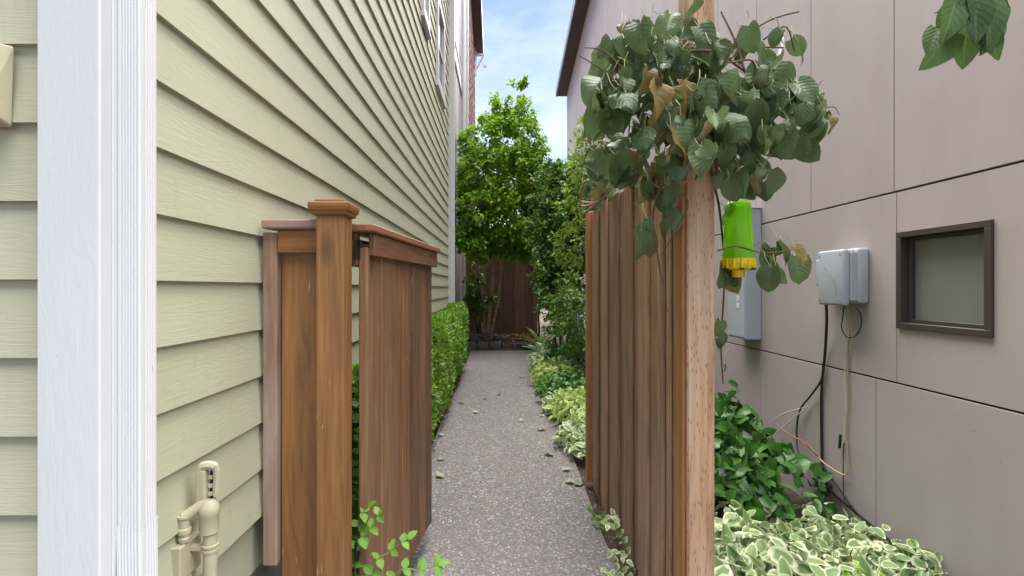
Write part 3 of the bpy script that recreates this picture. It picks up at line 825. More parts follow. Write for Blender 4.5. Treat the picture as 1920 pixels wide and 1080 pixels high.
# curved relief lines on the cover
for r0 in (.16, .205):
    pts = [(2.3515, 3.56 + .02 + r0 * (1 - math.cos(t)), nz0 + .06 + r0 * math.sin(t) * 1.1) for t in [i * .16 for i in range(9)]]
    pts = [p for p in pts if p[1] < 3.79]
    MB().tube(pts, .0022, 6).build('relief_line', M['plastic_dk'], nb, smooth=True)
for (yy_, zz_) in ((3.545, nz0 + .03), (3.545, nz1 - .045), (3.77, nz0 + .03), (3.77, nz1 - .045)):
    MB().tube([(2.3530, yy_, zz_), (2.3495, yy_, zz_)], .007, 10).build('screw', M['plastic_dk'], nb)
rbox(2.42, XR - .001, 3.815, 3.93, nz0 + .13, nz1 - .06, 'side_module', M['plastic'], .012)
rbox(2.44, XR - .001, 3.83, 3.90, nz0 + .06, nz0 + .125, 'gland', M['plastic_dk'], .008)

# ---------------- cables on the wall
WX = XR - .014
def wallpt(px, py, off=0):
    y = (WX - off) * F / (px - VX); return P(px, py, y)
def cable(name, pts, r, mat, label, n=7, cat='cable', grp=None):
    pp = smooth_path([wallpt(*p) for p in pts], 5)
    o = MB().tube(pp, r, n).build(name, mat, None, smooth=True); tag(o, label, cat, grp); return o
cable('thick_black_cable', [(1549, 570, .07), (1550, 600, .05), (1547, 660, .01), (1541, 720), (1540, 780), (1541, 850), (1543, 890), (1556, 918, .01), (1580, 940, .015), (1610, 965, .03), (1640, 990, .06), (1680, 1025, .09), (1700, 1050, .1)], .0105, M['black'], 'thick black cable running down the taupe wall below the utility box')
cable('black_branch_cable', [(1545, 690, .01), (1538, 716, .02), (1520, 742, .02), (1502, 765, .02), (1495, 790, .03), (1494, 830, .05), (1500, 860, .1)], .0075, M['black'], 'black cable branching left off the thick cable into the bramble')
cable('black_lower_cable', [(1541, 872, .005), (1556, 892, .02), (1575, 918, .03), (1596, 948, .035), (1622, 978, .05), (1650, 1000, .08), (1675, 1030, .1)], .007, M['black'], 'black cable slanting down the wall to the variegated plant')
cable('tan_cable', [(1589, 575, .05), (1594, 620, .02), (1590, 660), (1589, 700), (1590, 760), (1587, 810), (1589, 850), (1590, 880, .006), (1584, 891, .012), (1565, 882, .02), (1545, 868, .03), (1528, 850, .05), (1510, 828, .1)], .0062, M['tan'], 'tan cable hanging from the utility box and bent back at the bottom')
cable('white_cable', [(1584, 580, .05), (1586, 640, .01), (1584, 700, .004), (1586, 760, .006), (1583, 800, .006), (1583, 830, .006)], .0042, M['whitewire'], 'thin white cable hanging beside the tan cable')
cable('thin_black_loop', [(1583, 573, .06), (1580, 596, .05), (1578, 615, .045), (1588, 632, .045), (1604, 630, .045), (1614, 612, .045), (1614, 590, .05), (1606, 578, .06)], .0038, M['black'], 'thin black wire loop hanging under the utility box')
cable('thin_black_drop', [(1583, 830, .008), (1581, 850, .006), (1581, 900, .004), (1583, 935, .008), (1590, 950, .02)], .0036, M['black'], 'thin black wire dropping straight past the bent tan cable')
cable('connector', [(1576, 815, .012), (1575, 828, .012), (1574, 840, .012)], .010, M['black'], 'small dark plug clipped beside the tan cable', cat='connector')
for i, pts in enumerate(([(1517, 762, .01), (1490, 769, .03), (1465, 778, .05), (1447, 792, .08)], [(1512, 765, .012), (1490, 782, .04), (1470, 800, .07), (1453, 815, .1)])):
    cable('bare_white_wire', pts, .005, M['whitewire'], ['upper pale wire reaching from the wall into the bramble', 'lower pale wire reaching from the wall into the bramble'][i])
cable('orange_wire', [(1455, 795, .1), (1480, 815, .1), (1500, 825, .09), (1520, 842, .07), (1535, 855, .04)], .005, M['copper'], 'orange wire lying over the bramble against the wall')

# ================================================================== NEIGHBOUR HOUSES BEHIND
lh = thing('lilac_house', (-3, 10.5, 0), 'pale lilac grey house with white trim beyond the green house', 'house')
XN = -.90
MB().box(-6, XN - .02, 9.05, 11.95, -.1, 9.0).build('wall_core', M['lilac_dk'], lh)
for i, (a, b) in enumerate(((9.19, 9.75), (9.77, 10.3), (10.32, 10.85), (10.87, 11.4), (11.42, 11.83))):
    for (c, d) in ((.25, 2.9), (2.91, 5.70), (6.02, 8.95)):
        MB().box(XN - .019, XN - .003 * (i % 2), a, b, c, d).build('panel', M['lilac'], lh, .003)
MB().box(XN - .02, XN + .022, 9.05, 9.185, -.05, 9.0).build('corner_board', M['trim'], lh, .003)
MB().box(XN - .02, XN + .022, 11.835, 11.95, -.05, 9.0).build('corner_board', M['trim'], lh, .003)
MB().box(XN - .02, XN + .03, 9.19, 11.83, 5.72, 6.0).build('belly_band', M['trim_flat'], lh, .003)
MB().box(XN - .02, XN + .045, 9.19, 11.83, 6.0005, 6.04).build('drip_cap', M['trim_flat'], lh, .003)
MB().lathe([(.045, .0), (.045, 9.0)], (XN + .075, 11.6), 10).build('downspout', M['spout'], lh, smooth=True)

rh = thing('red_house', (-3, 14, 0), 'red brown shingled house with dark bracketed eave at the end of the walk', 'house')
XQ = -.78
MB().box(-6, XQ - .03, 12.05, 15.6, -.1, 9.6).build('wall_core', M['red'], rh)
zz = 3.0; sh = random.Random(9)
while zz < 9.5:
    y = 12.06 - sh.random() * .2
    while y < 15.55:
        w = sh.uniform(.22, .42)
        y0, y1 = max(12.06, y), min(15.56, y + w - .01)
        if y1 - y0 > .03:
            q = sh.uniform(0, .008)
            MB().hexa([(XQ - .028, y0, zz), (XQ + q, y0, zz), (XQ + q, y1, zz), (XQ - .028, y1, zz), (XQ - .029, y0, zz + .24), (XQ - .012, y0, zz + .24), (XQ - .012, y1, zz + .24), (XQ - .029, y1, zz + .24)]).build('shingle', M['red'], rh)
        y += w
    zz += .235
MB().box(XQ - .02, XQ + .03, 15.56, 15.68, -.1, 9.0).build('corner_board', M['trim'], rh, .003)
MB().box(XQ - .02, XQ + .03, 12.0, 12.1, -.1, 9.0).build('corner_board', M['trim'], rh, .003)
MB().hexa([(-6, 11.4, 9.9), (-.55, 11.4, 9.9), (-.55, 15.9, 8.5), (-6, 15.9, 8.5), (-6, 11.4, 10.1), (-.55, 11.4, 10.1), (-.55, 15.9, 8.7), (-6, 15.9, 8.7)]).build('roof', M['fascia'], rh)
MB().hexa([(-.549, 11.4, 9.86), (-.515, 11.4, 9.86), (-.515, 15.95, 8.44), (-.549, 15.95, 8.44), (-.549, 11.4, 10.14), (-.515, 11.4, 10.14), (-.515, 15.95, 8.74), (-.549, 15.95, 8.74)]).build('fascia_board', M['fascia_edge'], rh)
for (p, q, r) in (((XQ, 15.62, 8.40), (-.48, 15.62, 8.40), .045), ((XQ, 15.62, 7.85), (-.50, 15.62, 8.37), .04), ((XQ + .03, 15.62, 7.75), (XQ + .03, 15.62, 8.5), .045), ((-.52, 15.62, 8.05), (-.42, 15.62, 8.05), .04)):
    MB().tube([p, q], r, 4).build('bracket', M['trim_flat'], rh)

# ================================================================== FAR FENCE, STONES
ff = thing('board_fence', (0, 11.6, .2), 'dark brown vertical board fence closing the end of the walk', 'fence')
r = random.Random(21); x = -.84; i = 0
while x < .74:
    w = .139
    MB().box(x, x + w - .006, 11.60 - (.02 if i % 2 else 0), 11.622 - (.02 if i % 2 else 0), .12 + r.uniform(0, .03), 2.06 + r.uniform(-.02, .02)).build('board', M['farfence'], ff, .003)
    x += w * (.93); i += 1
MB().box(.735, .825, 11.57, 11.66, 0, 2.12).build('post', M['farfence'], ff, .004)
for z in (.5, 1.75): MB().box(-.84, .733, 11.625, 11.66, z, z + .09).build('rail', M['farfence'], ff, .003)

def rock(c, s, seed, label, grp):
    bm = bmesh.new(); bmesh.ops.create_icosphere(bm, subdivisions=3, radius=1)
    rg = random.Random(seed); off = rv(rg, 10)
    for v in bm.verts:
        n = mnoise.noise(v.co * 1.3 + off) * .38 + mnoise.noise(v.co * 3.1 + off) * .12
        q = v.co * (1 + n)
        v.co = Vector((max(-.8, min(.8, q.x)) * s[0], max(-.8, min(.8, q.y)) * s[1], max(-.65, min(.7, q.z)) * s[2]))
    me = bpy.data.meshes.new('rock'); bm.to_mesh(me); bm.free()
    o = link('rock', me, M['rock'], None, c); o.rotation_euler = (0, 0, rg.uniform(-.4, .4)); tag(o, label, 'rock', grp); return o
rr_ = random.Random(4)
stones = [(-.62, .20), (-.36, .16), (-.12, .19), (.10, .12), (.26, .15), (.44, .13), (.60, .14)]
for i, (x, w) in enumerate(stones):
    rock((x, 10.72 + rr_.uniform(-.03, .05), .05), (w * .85, .13, rr_.uniform(.11, .14) if x > 0 else rr_.uniform(.15, .19)), 40 + i, 'grey rock in the low border edging the raised bed', 'rocks edging the raised bed')
for i, (x, w, z) in enumerate(((-.55, .16, .22), (-.25, .17, .24), (.02, .14, .17))):
    rock((x, 10.88, z), (w, .12, .12), 60 + i, 'dark rock stacked on the second course of the bed border', 'rocks stacked on the border')

# ================================================================== TREES AND SHRUBS
small = [leaf_arrays(.55, 1, 'ovate', 3, 2, .35, .35, seed=i) for i in range(3)]
tiny = [leaf_arrays(.62, 1, 'ovate', 2, 2, .45, .2, seed=i) for i in range(3)]
lance = [leaf_arrays(.26, 1, 'lance', 3, 2, .4, .5, seed=i) for i in range(3)]

def clump_leaves(rg, c, rad, n, size, out_from=None, droop=.25, flat=1.0):
    res = []
    for _ in range(n):
        d = rv(rg); d.z *= flat; d = d.normalized() * rad * (rg.random() ** .45)
        p = c + d
        o = (p - out_from) if out_from is not None else d
        o = o.normalized()
        di = (o * .9 + rv(rg, .55) + Vector((0, 0, -droop))).normalized()
        no = (o * .45 + Vector((0, 0, .9)) + rv(rg, .38))
        res.append(leaf_matrix(p, di, no, size * rg.uniform(.65, 1.25)))
    return res

def branchy(mb, rg, p, d, length, r, depth, tips):
    pts = [p]; rad = [r]; q = p.copy(); dd = d.copy()
    for i in range(4):
        dd = (dd + rv(rg, .14)).normalized(); q = q + dd * length / 4; pts.append(q.copy()); rad.append(r * (1 - .16 * (i + 1)))
    mb.tube(pts, rad, 6 if depth else 5)
    if depth == 0: tips.append(q); return
    for k in range(3):
        a = pts[2 + min(k, 2)]
        nd = (dd + rv(rg, .55) + Vector((0, 0, .15))).normalized()
        branchy(mb, rg, a, nd, length * .68, rad[3] * .62, depth - 1, tips)

def tree(name, base, stems, crown, label, cat, leafmat, bark, size, per, seed, grp=None, templ=small, twigs=1, xmin=None):
    """crown: list of (centre, radii, clumps)"""
    rg = random.Random(seed)
    t = thing(name, base, label, cat, grp)
    mb = MB(); tips = []
    for (foot, top, r) in stems:
        foot = Vector(foot); top = Vector(top); d = top - foot
        pts = [foot + d * k / 6 + rv(rg, .02 if 0 < k < 6 else 0) for k in range(7)]
        mb.tube(pts, [r * (1 - .1 * k) for k in range(7)], 9)
        for k in (3, 4, 5, 6):
            nd = (d.normalized() + rv(rg, .6)).normalized()
            branchy(mb, rg, pts[k], nd, d.length * .32, r * .42, twigs, tips)
    mb.build('trunk', bark, t, smooth=True)
    ms = []
    for (c, rd, n) in crown:
        c = Vector(c)
        for _ in range(n):
            d = rv(rg).normalized() * (rg.random() ** .33); p = c + Vector((d.x * rd[0], d.y * rd[1], d.z * rd[2]))
            rad = rg.uniform(.10, .22) * (sum(rd) / 3) ** .5
            ms += clump_leaves(rg, p, rad, int(per * rg.uniform(.6, 1.4)), size, c)
    if xmin is not None:
        for m in ms:
            if m.translation.x < xmin: m.translation.x = xmin + rg.uniform(0, .15)
    leaf_mass('crown', ms, templ, leafmat, t, tuple(crown[0][0]))
    return t

# bright green tree over the far fence
BC = [((-.02, 9.3, 2.65), (.90, .75, .72), 190), ((-.02, 9.3, 3.35), (.86, .70, .62), 150), ((.04, 9.35, 3.95), (.84, .55, .50), 110), ((-.30, 9.4, 2.0), (.55, .4, .26), 34), ((.30, 9.4, 2.02), (.55, .4, .26), 34), ((.72, 9.5, 3.05), (.50, .5, .75), 80), ((.16, 9.4, 4.42), (.52, .38, .40), 36), ((.33, 9.4, 4.92), (.15, .13, .30), 6), ((-.52, 9.2, 2.15), (.42, .45, .32), 40), ((.55, 9.2, 2.20), (.50, .45, .38), 46)]
BC = [((x * 1.1, y * 1.1, 1.3 + (z - 1.3) * 1.1), tuple(q * 1.1 for q in rd_), n) for ((x, y, z), rd_, n) in BC]
tree('broadleaf_tree', (-.27, 11.05, .15), [((-.29, 11.05, .12), (-.55, 10.75, 2.6), .06), ((-.26, 11.05, .12), (-.12, 10.7, 2.7), .055), ((-.23, 11.08, .12), (.25, 10.6, 2.8), .035)], BC,
     'bright green bushy tree with pale forked trunks before the far fence', 'tree', M['l_tree'], M['bark'], .094, 38, 5, xmin=-.82)
tree('bright_shrub', (1.25, 9.9, 0), [((1.2, 10, 0), (1.1, 9.9, 2.2), .04), ((1.3, 10, 0), (1.5, 9.9, 2.4), .04)],
     [((1.15, 9.9, 2.6), (.55, .5, .75), 95), ((1.5, 9.8, 3.1), (.5, .5, .8), 80), ((1.1, 9.8, 1.6), (.5, .5, .6), 70)],
     'mid green leafy shrub filling the gap beside the bright bushy tree', 'shrub', M['l_tree'], M['darkbark'], .075, 34, 6)
# dark shrub at its foot
tree('dark_shrub', (-.5, 11.15, .2), [((-.52, 11.15, .15), (-.52, 11.05, 1.0), .02), ((-.50, 11.15, .15), (-.28, 11.0, .9), .015)],
     [((-.55, 11.0, 1.2), (.24, .28, .38), 22), ((-.38, 10.95, .9), (.36, .28, .2), 14)], 'low dark green shrub against the far fence beside the pale trunks', 'shrub', M['l_dark'], M['darkbark'], .10, 20, 8)
# shrubs and trees on the right of the walk
tree('tall_shrub', (1.0, 8.6, 0), [((.95, 8.7, 0), (.85, 8.5, 2.0), .035), ((1.1, 8.7, 0), (1.3, 8.5, 2.2), .035)],
     [((1.05, 8.3, 2.1), (.58, .6, .80), 120), ((.98, 8.2, 1.3), (.45, .55, .60), 90), ((1.38, 8.4, 2.8), (.52, .5, .75), 80), ((.80, 8.4, 2.8), (.32, .35, .50), 40)],
     'dense dark green shrub filling the space right of the far fence', 'shrub', M['l_dark'], M['darkbark'], .085, 34, 12)
tree('lime_shrub', (1.28, 7.3, 0), [((1.3, 7.4, 0), (1.25, 7.2, 2.4), .03)],
     [((1.26, 7.2, 3.1), (.24, .25, .72), 34), ((1.12, 7.2, 2.5), (.30, .3, .40), 26), ((1.05, 7.2, 1.9), (.30, .3, .40), 20)],
     'airy lime green shrub rising beside the vine covered fence', 'shrub', M['l_lime'], M['darkbark'], .06, 24, 14)
tree('low_shrub', (1.05, 6.4, 0), [((1.1, 6.5, 0), (1.0, 6.4, .7), .02)],
     [((1.02, 6.4, 1.0), (.32, .5, .55), 32), ((.95, 7.3, .8), (.36, .5, .5), 26)],
     'dark leafy shrub behind the light ground cover plants', 'shrub', M['l_dark'], M['darkbark'], .07, 30, 15)
tree('yellow_green_shrub', (.9, 12.6, 0), [((.95, 12.7, 0), (.95, 12.6, 1.5), .03)],  # yellow green is the leaf colour itself
     [((.98, 12.4, 1.75), (.35, .4, .55), 34)], 'yellow green shrub just past the end of the far fence', 'shrub', M['l_lime'], M['darkbark'], .08, 26, 16)
tree('blue_conifer', (1.9, 14.0, 0), [((1.9, 14, 0), (1.9, 14, 4.2), .07)],
     [((1.9, 14, 3.3), (.85, .7, .9), 80), ((1.85, 14, 4.4), (.5, .5, .6), 26), ((1.7, 14, 2.4), (.9, .8, .5), 40)], 'blue green conifer showing between the bright tree and the grey house', 'tree', M['l_blue'], M['darkbark'], .09, 40, 18, templ=lance)
for i, (x, y, h, lab) in enumerate(((-2.6, 24, 4.2, 'round dark tree far behind the red shingled house'), (1.2, 26, 4.4, 'broad dark tree far behind the conifer'), (5.6, 25, 4.5, 'dark tree standing past the end of the grey house'))):
    tree('distant_tree', (x, y, 0), [((x, y, 0), (x, y, h * .6), .14)], [((x, y, h * .62), (1.8, 1.2, h * .34), 80)], lab, 'tree', M['l_dark'], M['darkbark'], .22, 26, 30 + i)

# ---------------- clipped hedge along the left edge of the walk
hg = thing('boxwood_hedge', (-.66, 5, 0), 'clipped bright green boxwood hedge along the left side of the path', 'hedge')
rg = random.Random(77)
HX0, HX1, HY0, HY1 = -.735, -.545, 1.95, 8.0
def hzt(y): return .99 + .035 * math.sin(y * 1.9) + .03 * math.sin(y * 4.3 + 1) - (.06 if y < 3 else 0)
ms = []
def bulge(y, z): return .07 * mnoise.noise(Vector((0, y * 2.6, z * 2.6))) + .02 * mnoise.noise(Vector((3, y * 7, z * 7)))
for _ in range(15500):
    y = rg.uniform(HY0, HY1); f = rg.random()
    if f < .66:
        z = rg.uniform(.10, hzt(y)); cur = .05 * max(0, (z - (hzt(y) - .12)) / .12) ** 2 + .05 * max(0, (.3 - z) / .3)
        p = Vector((HX1 + .02 - cur + bulge(y, z) - abs(rg.gauss(0, .03)), y, z)); o = Vector((1, 0, .15))
    elif f < .9:
        p = Vector((rg.uniform(HX0, HX1), y, hzt(y) + bulge(y, 9) * .6 - abs(rg.gauss(0, .025)))); o = Vector((.1, 0, 1))
    else:
        e = rg.random() < .5
        p = Vector((rg.uniform(HX0, HX1), (HY1 - abs(rg.gauss(0, .03))) if e else (HY0 + abs(rg.gauss(0, .03))), rg.uniform(.1, .95))); o = Vector((0, 1 if e else -1, .2))
    ms.append(leaf_matrix(p, (o * .7 + rv(rg, .6) + Vector((0, 0, .35))), o + rv(rg, .5) + Vector((0, 0, .5)), .040 * rg.uniform(.6, 1.3)))
leaf_mass('foliage', ms, tiny, M['l_box'], hg, (-.64, 5, .5))
tw = MB()
for i in range(150):
    y = rg.uniform(HY0 + .05, HY1 - .05); x = rg.uniform(-.70, -.60)
    tw.tube([(x, y, -.02), (x + rg.uniform(-.04, .04), y + rg.uniform(-.1, .1), .4), (x + rg.uniform(-.07, .07), y + rg.uniform(-.2, .2), .85)], [.008, .006, .003], 4)
tag(tw.build('twigs', M['darkbark'], hg), kind='stuff')
core = MB().box(HX0 + .02, HX1 - .075, HY0 + .08, HY1 - .08, .12, .88).build('dense_core', M['darkbark'], hg)

# ---------------- plant builders with leaves as parts
def plant(name, base, label, cat, grp=None): return thing(name, base, label, cat, grp)

var_meshes = [leaf_mesh('variegated_leaf', leaf_arrays(.62, 1, 'ovate', 5, 4, .25, .45, wob=.10, seed=i), M['l_var']) for i in range(6)]
gold_meshes = [leaf_mesh('gold_leaf', leaf_arrays(.62, 1, 'ovate', 4, 4, .25, .45, wob=.10, seed=i), M['l_goldvar']) for i in range(4)]
ivy_meshes = [leaf_mesh('bramble_leaf', leaf_arrays(.80, 1, 'heart', 5, 4, .22, .35, wob=.06, seed=i), M['l_ivy']) for i in range(6)]
sprig_meshes = [leaf_mesh('sprig_leaf', leaf_arrays(.72, 1, 'ovate', 4, 4, .2, .3, wob=.05, seed=i), M['l_sprig']) for i in range(4)]
fall_meshes = [leaf_mesh('fallen_leaf', leaf_arrays(.7, 1, 'ovate', 4, 4, .3, .5 - .3 * i, wob=.2, seed=i), M['l_fallen']) for i in range(4)]

def mound(rg, c, rx, ry, h, n, size, tilt=.5):
    """leaf frames over a dome whose base is at c"""
    out = []
    for _ in range(n):
        a = rg.uniform(0, 2 * math.pi); q = math.sqrt(rg.random())
        x, y = math.cos(a) * q, math.sin(a) * q
        dep = rg.random() ** 2 * .22
        z = math.sqrt(max(0, 1 - q * q * .92)) * h * (1 - dep) * rg.uniform(.88, 1.08)
        p = Vector((c[0] + x * rx * (1 - dep * .3), c[1] + y * ry * (1 - dep * .3), c[2] + z))
        o = Vector((x * .9, y * .9, .75)).normalized()
        di = Vector((x, y, 0)) * .6 + rv(rg, .55) + Vector((0, 0, -.25))
        out.append(leaf_matrix(p, di, o + rv(rg, tilt * .5), size * rg.uniform(.6, 1.25)))
    return out

def stems_for(t, rg, c, rx, ry, h, n, mat, r=.0035):
    mb = MB()
    for _ in range(n):
        a = rg.uniform(0, 6.28); q = math.sqrt(rg.random()) * .9
        e = Vector((c[0] + math.cos(a) * q * rx, c[1] + math.sin(a) * q * ry, c[2] + h * math.sqrt(1 - q * q) * .95))
        b = Vector((c[0] + math.cos(a) * q * rx * .4, c[1] + math.sin(a) * q * ry * .4, c[2] - .02))
        mb.tube([b, (b + e) / 2 + Vector((0, 0, h * .12)), e], [r * 1.4, r, r * .6], 4)
    tag(mb.build('stems', mat, t), kind='stuff')

rg = random.Random(101)
# variegated mass in front of the grey wall
def gmound(c, rx, ry, h, n, size, tilt=.5):
    out = []
    for m in mound(rg, (c[0], c[1], 0), rx, ry, h, n, size, tilt):
        t = m.translation; m.translation = (min(t.x, XR - .05), t.y, t.z + ground_z(t.x, t.y)); out.append(m)
    return out
vp = plant('variegated_plant', (1.6, 2.6, -.3), 'cream edged variegated plant spreading below the wall window', 'plant')
VM = (((1.02, 2.25, 0), .36, .45, .22, 62), ((1.45, 2.50, 0), .42, .50, .32, 78), ((1.90, 2.75, 0), .42, .50, .37, 72), ((2.24, 2.95, 0), .32, .45, .33, 48), ((1.35, 2.95, 0), .40, .4, .26, 20), ((2.1, 3.4, 0), .34, .35, .30, 26))
fr_ = []
for (c, rx, ry, h, n) in VM: fr_ += gmound(c, rx, ry, h, n, .112)
leaf_parts('leaf', fr_, var_meshes, vp)
ex = []
for (c, rx, ry, h, n) in VM: ex += gmound(c, rx, ry, h * .86, n * 3, .10)
va = [leaf_arrays(.62, 1, 'ovate', 4, 4, .25, .45, wob=.10, seed=i) for i in range(4)]
leaf_mass('inner_leaves', ex, va, M['l_var'], vp, (1.6, 2.6, -.1))
stems_for(vp, rg, (1.6, 2.6, -.35), .75, .5, .30, 70, M['greenstem'])
gp = plant('gold_plant', (1.72, 2.35, -.3), 'small yellow green plant tucked into the cream edged variegated plant', 'plant')
leaf_parts('leaf', gmound((1.72, 2.38, 0), .17, .15, .34, 80, .055), gold_meshes, gp)

# bramble against the grey wall
bp = plant('bramble', (1.75, 4.0, -.3), 'deep green leafy bramble growing between the fence post and grey wall', 'bramble')
BM = (((1.50, 4.05, 0), .48, .50, .74, 90), ((1.95, 4.35, 0), .36, .45, .86, 80), ((1.32, 3.40, 0), .42, .40, .46, 50), ((1.70, 3.65, 0), .34, .36, .56, 40), ((2.15, 4.0, 0), .36, .42, .58, 40))
fr_ = []
for (c, rx, ry, h, n) in BM: fr_ += gmound(c, rx, ry, h, n, .112, .9)
leaf_parts('leaf', fr_, ivy_meshes, bp)
ex = []
for (c, rx, ry, h, n) in BM + (((1.35, 5.2, 0), .5, .8, .5, 60),): ex += gmound(c, rx, ry, h * .88, n * 3, .10, 1.0)
ia = [leaf_arrays(.80, 1, 'heart', 4, 4, .22, .35, wob=.06, seed=i) for i in range(4)]
leaf_mass('inner_leaves', ex, ia, M['l_ivy'], bp, (1.7, 3.9, .1))
stems_for(bp, rg, (1.65, 3.95, -.3), .4, .4, .60, 50, M['stem'], .004)

# ---------------- light ground cover along the right edge of the walk
gc = [((.70, 4.15, 0), .20, .32, .20, 'l_var', 'cream leaved ground cover plant closest to the open board fence end'),
      ((.80, 4.9, 0), .27, .42, .33, 'l_goldvar', 'yellow green ground cover plant between cream leaved and dark green ones'),
      ((.78, 5.8, 0), .28, .42, .34, 'l_ivy', 'mid green ground cover plant in the row beside the path'),
      ((.75, 6.9, 0), .30, .55, .34, 'l_goldvar', 'pale yellow ground cover plant in the middle of the row beside the path'),
      ((.66, 5.35, 0), .16, .35, .20, 'l_var', 'small cream edged plant at the path edge before the mid green one'),
      ((.66, 6.3, 0), .17, .35, .22, 'l_sprig', 'fresh green low plant at the path edge between the pale clumps'),
      ((.95, 7.4, 0), .3, .6, .48, 'l_ivy', 'taller green plant behind the pale yellow clump'),
      ((.78, 8.0, 0), .30, .5, .38, 'l_var', 'cream edged ground cover plant before the broad leaved plant')]
for i, (c, rx, ry, h, mt, lab) in enumerate(gc):
    t = plant('ground_cover_plant', c, lab, 'plant', 'ground cover beside the path')
    ar = [leaf_arrays(.62, 1, 'ovate', 4, 2, .25, .4, wob=.08, seed=k) for k in range(4)]
    msx = [leaf_mesh('cover_leaf', a_, M[mt]) for a_ in ar]
    rx, ry = rx * 1.2, ry * 1.25
    leaf_parts('leaf', mound(rg, c, rx, ry, h, 130, .078), msx, t)
    leaf_mass('inner_leaves', mound(rg, c, rx, ry, h * .9, 320, .075), ar, M[mt], t, c)
    stems_for(t, rg, c, rx, ry, h * .85, 20, M['greenstem'])
# broad leaved plant
hp = plant('broad_leaf_plant', (.78, 8.9, 0), 'plant with long upright blue green leaves at the far bend of the path', 'plant')
hm = [leaf_mesh('broad_leaf', leaf_arrays(.46, 1, 'lance', 6, 4, .35, .75, seed=i), M['l_hosta']) for i in range(3)]
leaf_parts('leaf', [leaf_matrix(Vector((.78, 8.9, .05)), Vector((math.cos(a_) * .8, math.sin(a_) * .8, rg.uniform(.5, 1.1))), Vector((-math.cos(a_) * .6, -math.sin(a_) * .6, .8)), rg.uniform(.40, .55)) for a_ in [k * .62 for k in range(11)]], hm, hp)
# dry fern like tuft
fp = plant('fern_tuft', (.80, 10.2, 0), 'arching yellow green fern tuft beside the end of the fence', 'fern')
fm = [leaf_mesh('frond', leaf_arrays(.13, 1, 'lance', 6, 2, .4, .8, seed=i), M['l_lime']) for i in range(3)]
leaf_parts('frond', [leaf_matrix(Vector((.80, 10.2, .1)), Vector((math.cos(a_), math.sin(a_), rg.uniform(.7, 1.6))), Vector((-math.cos(a_) * .8, -math.sin(a_) * .8, .6)), rg.uniform(.55, .75)) for a_ in [k * .70 for k in range(9)]], fm, fp)

# ---------------- sprigs
def sprig(name, base, shoots, label, size, seed, meshes=sprig_meshes, gap=.045, mat='greenstem', cat='plant'):
    rg = random.Random(seed); t = plant(name, base, label, cat); mb = MB(); fr_ = []
    for pts in shoots:
        pp = smooth_path(pts, 8); mb.tube(pp, [.003 - .002 * k / len(pp) for k in range(len(pp))], 5)
        acc = 0; side = 1
        for a_, b_ in zip(pp[:-1], pp[1:]):
            acc += (b_ - a_).length
            if acc > gap:
                acc = 0; tn = (b_ - a_).normalized()
                for s_ in (1, -1):
                    sd = tn.cross(Vector((0, -.6, 1))).normalized() * s_
                    fr_.append(leaf_matrix(b_, sd + tn * .5 + rv(rg, .25) + Vector((0, 0, -.1)), Vector((.1, -.6, .8)) + rv(rg, .3), size * rg.uniform(.7, 1.25)))
        fr_.append(leaf_matrix(pp[-1], (pp[-1] - pp[-2]) + rv(rg, .002), Vector((0, -.5, 1)), size))
    tag(mb.build('stem', M[mat], t, smooth=True), None); leaf_parts('leaf', fr_, meshes, t); return t
sprig('climbing_sprig', (-.46, 1.72, 0), [[(-.49, 1.80, .0), (-.47, 1.76, .25), P(672, 985, 1.68), P(690, 950, 1.66)],
      [(-.47, 1.78, 0), P(665, 1040, 1.66), P(690, 1000, 1.64), P(712, 960, 1.63)],
      [(-.44, 1.74, .0), P(700, 1075, 1.62), P(730, 1035, 1.62), P(765, 1010, 1.62)],
      [(-.40, 1.66, .02), P(740, 1085, 1.6), P(790, 1070, 1.6), P(822, 1058, 1.6)]], 'fresh green leafy sprig climbing at the foot of the open gate', .038, 3)
sprig('gap_creeper', (-.50, 1.85, 0), [[(-.52, 1.86, 0), (-.51, 1.84, .3), (-.50, 1.82, .55)], [(-.49, 1.88, 0), (-.495, 1.86, .4), (-.50, 1.85, .75), (-.52, 1.86, .98)], [(-.53, 1.9, 0), (-.52, 1.88, .35), (-.50, 1.87, .62)], [(-.55, 1.9, 0), (-.53, 1.9, .5), (-.51, 1.88, .86)]],
      'green creeper climbing in the gap between post and gate', .042, 4, gap=.03)
sprig('edge_sprig', (.60, 2.25, 0), [[(.585, 2.28, 0), P(1165, 1000, 2.25), P(1150, 965, 2.2), P(1140, 985, 2.1)], [(.58, 2.12, 0), P(1160, 1060, 2.1), P(1145, 1035, 2.05), P(1175, 1050, 2.0)], [(.57, 2.05, 0), P(1150, 1085, 2.0), P(1135, 1070, 1.95)]],
      'small variegated seedling at the foot of the weathered fence', .035, 5, meshes=var_meshes)
sprig('weed', (.575, 2.85, 0), [[(.57, 2.86, 0), P(1118, 975, 2.8), P(1108, 960, 2.8)], [(.565, 2.8, 0), P(1125, 985, 2.75), P(1130, 968, 2.75)]], 'tiny green weed between path and weathered fence', .035, 6)

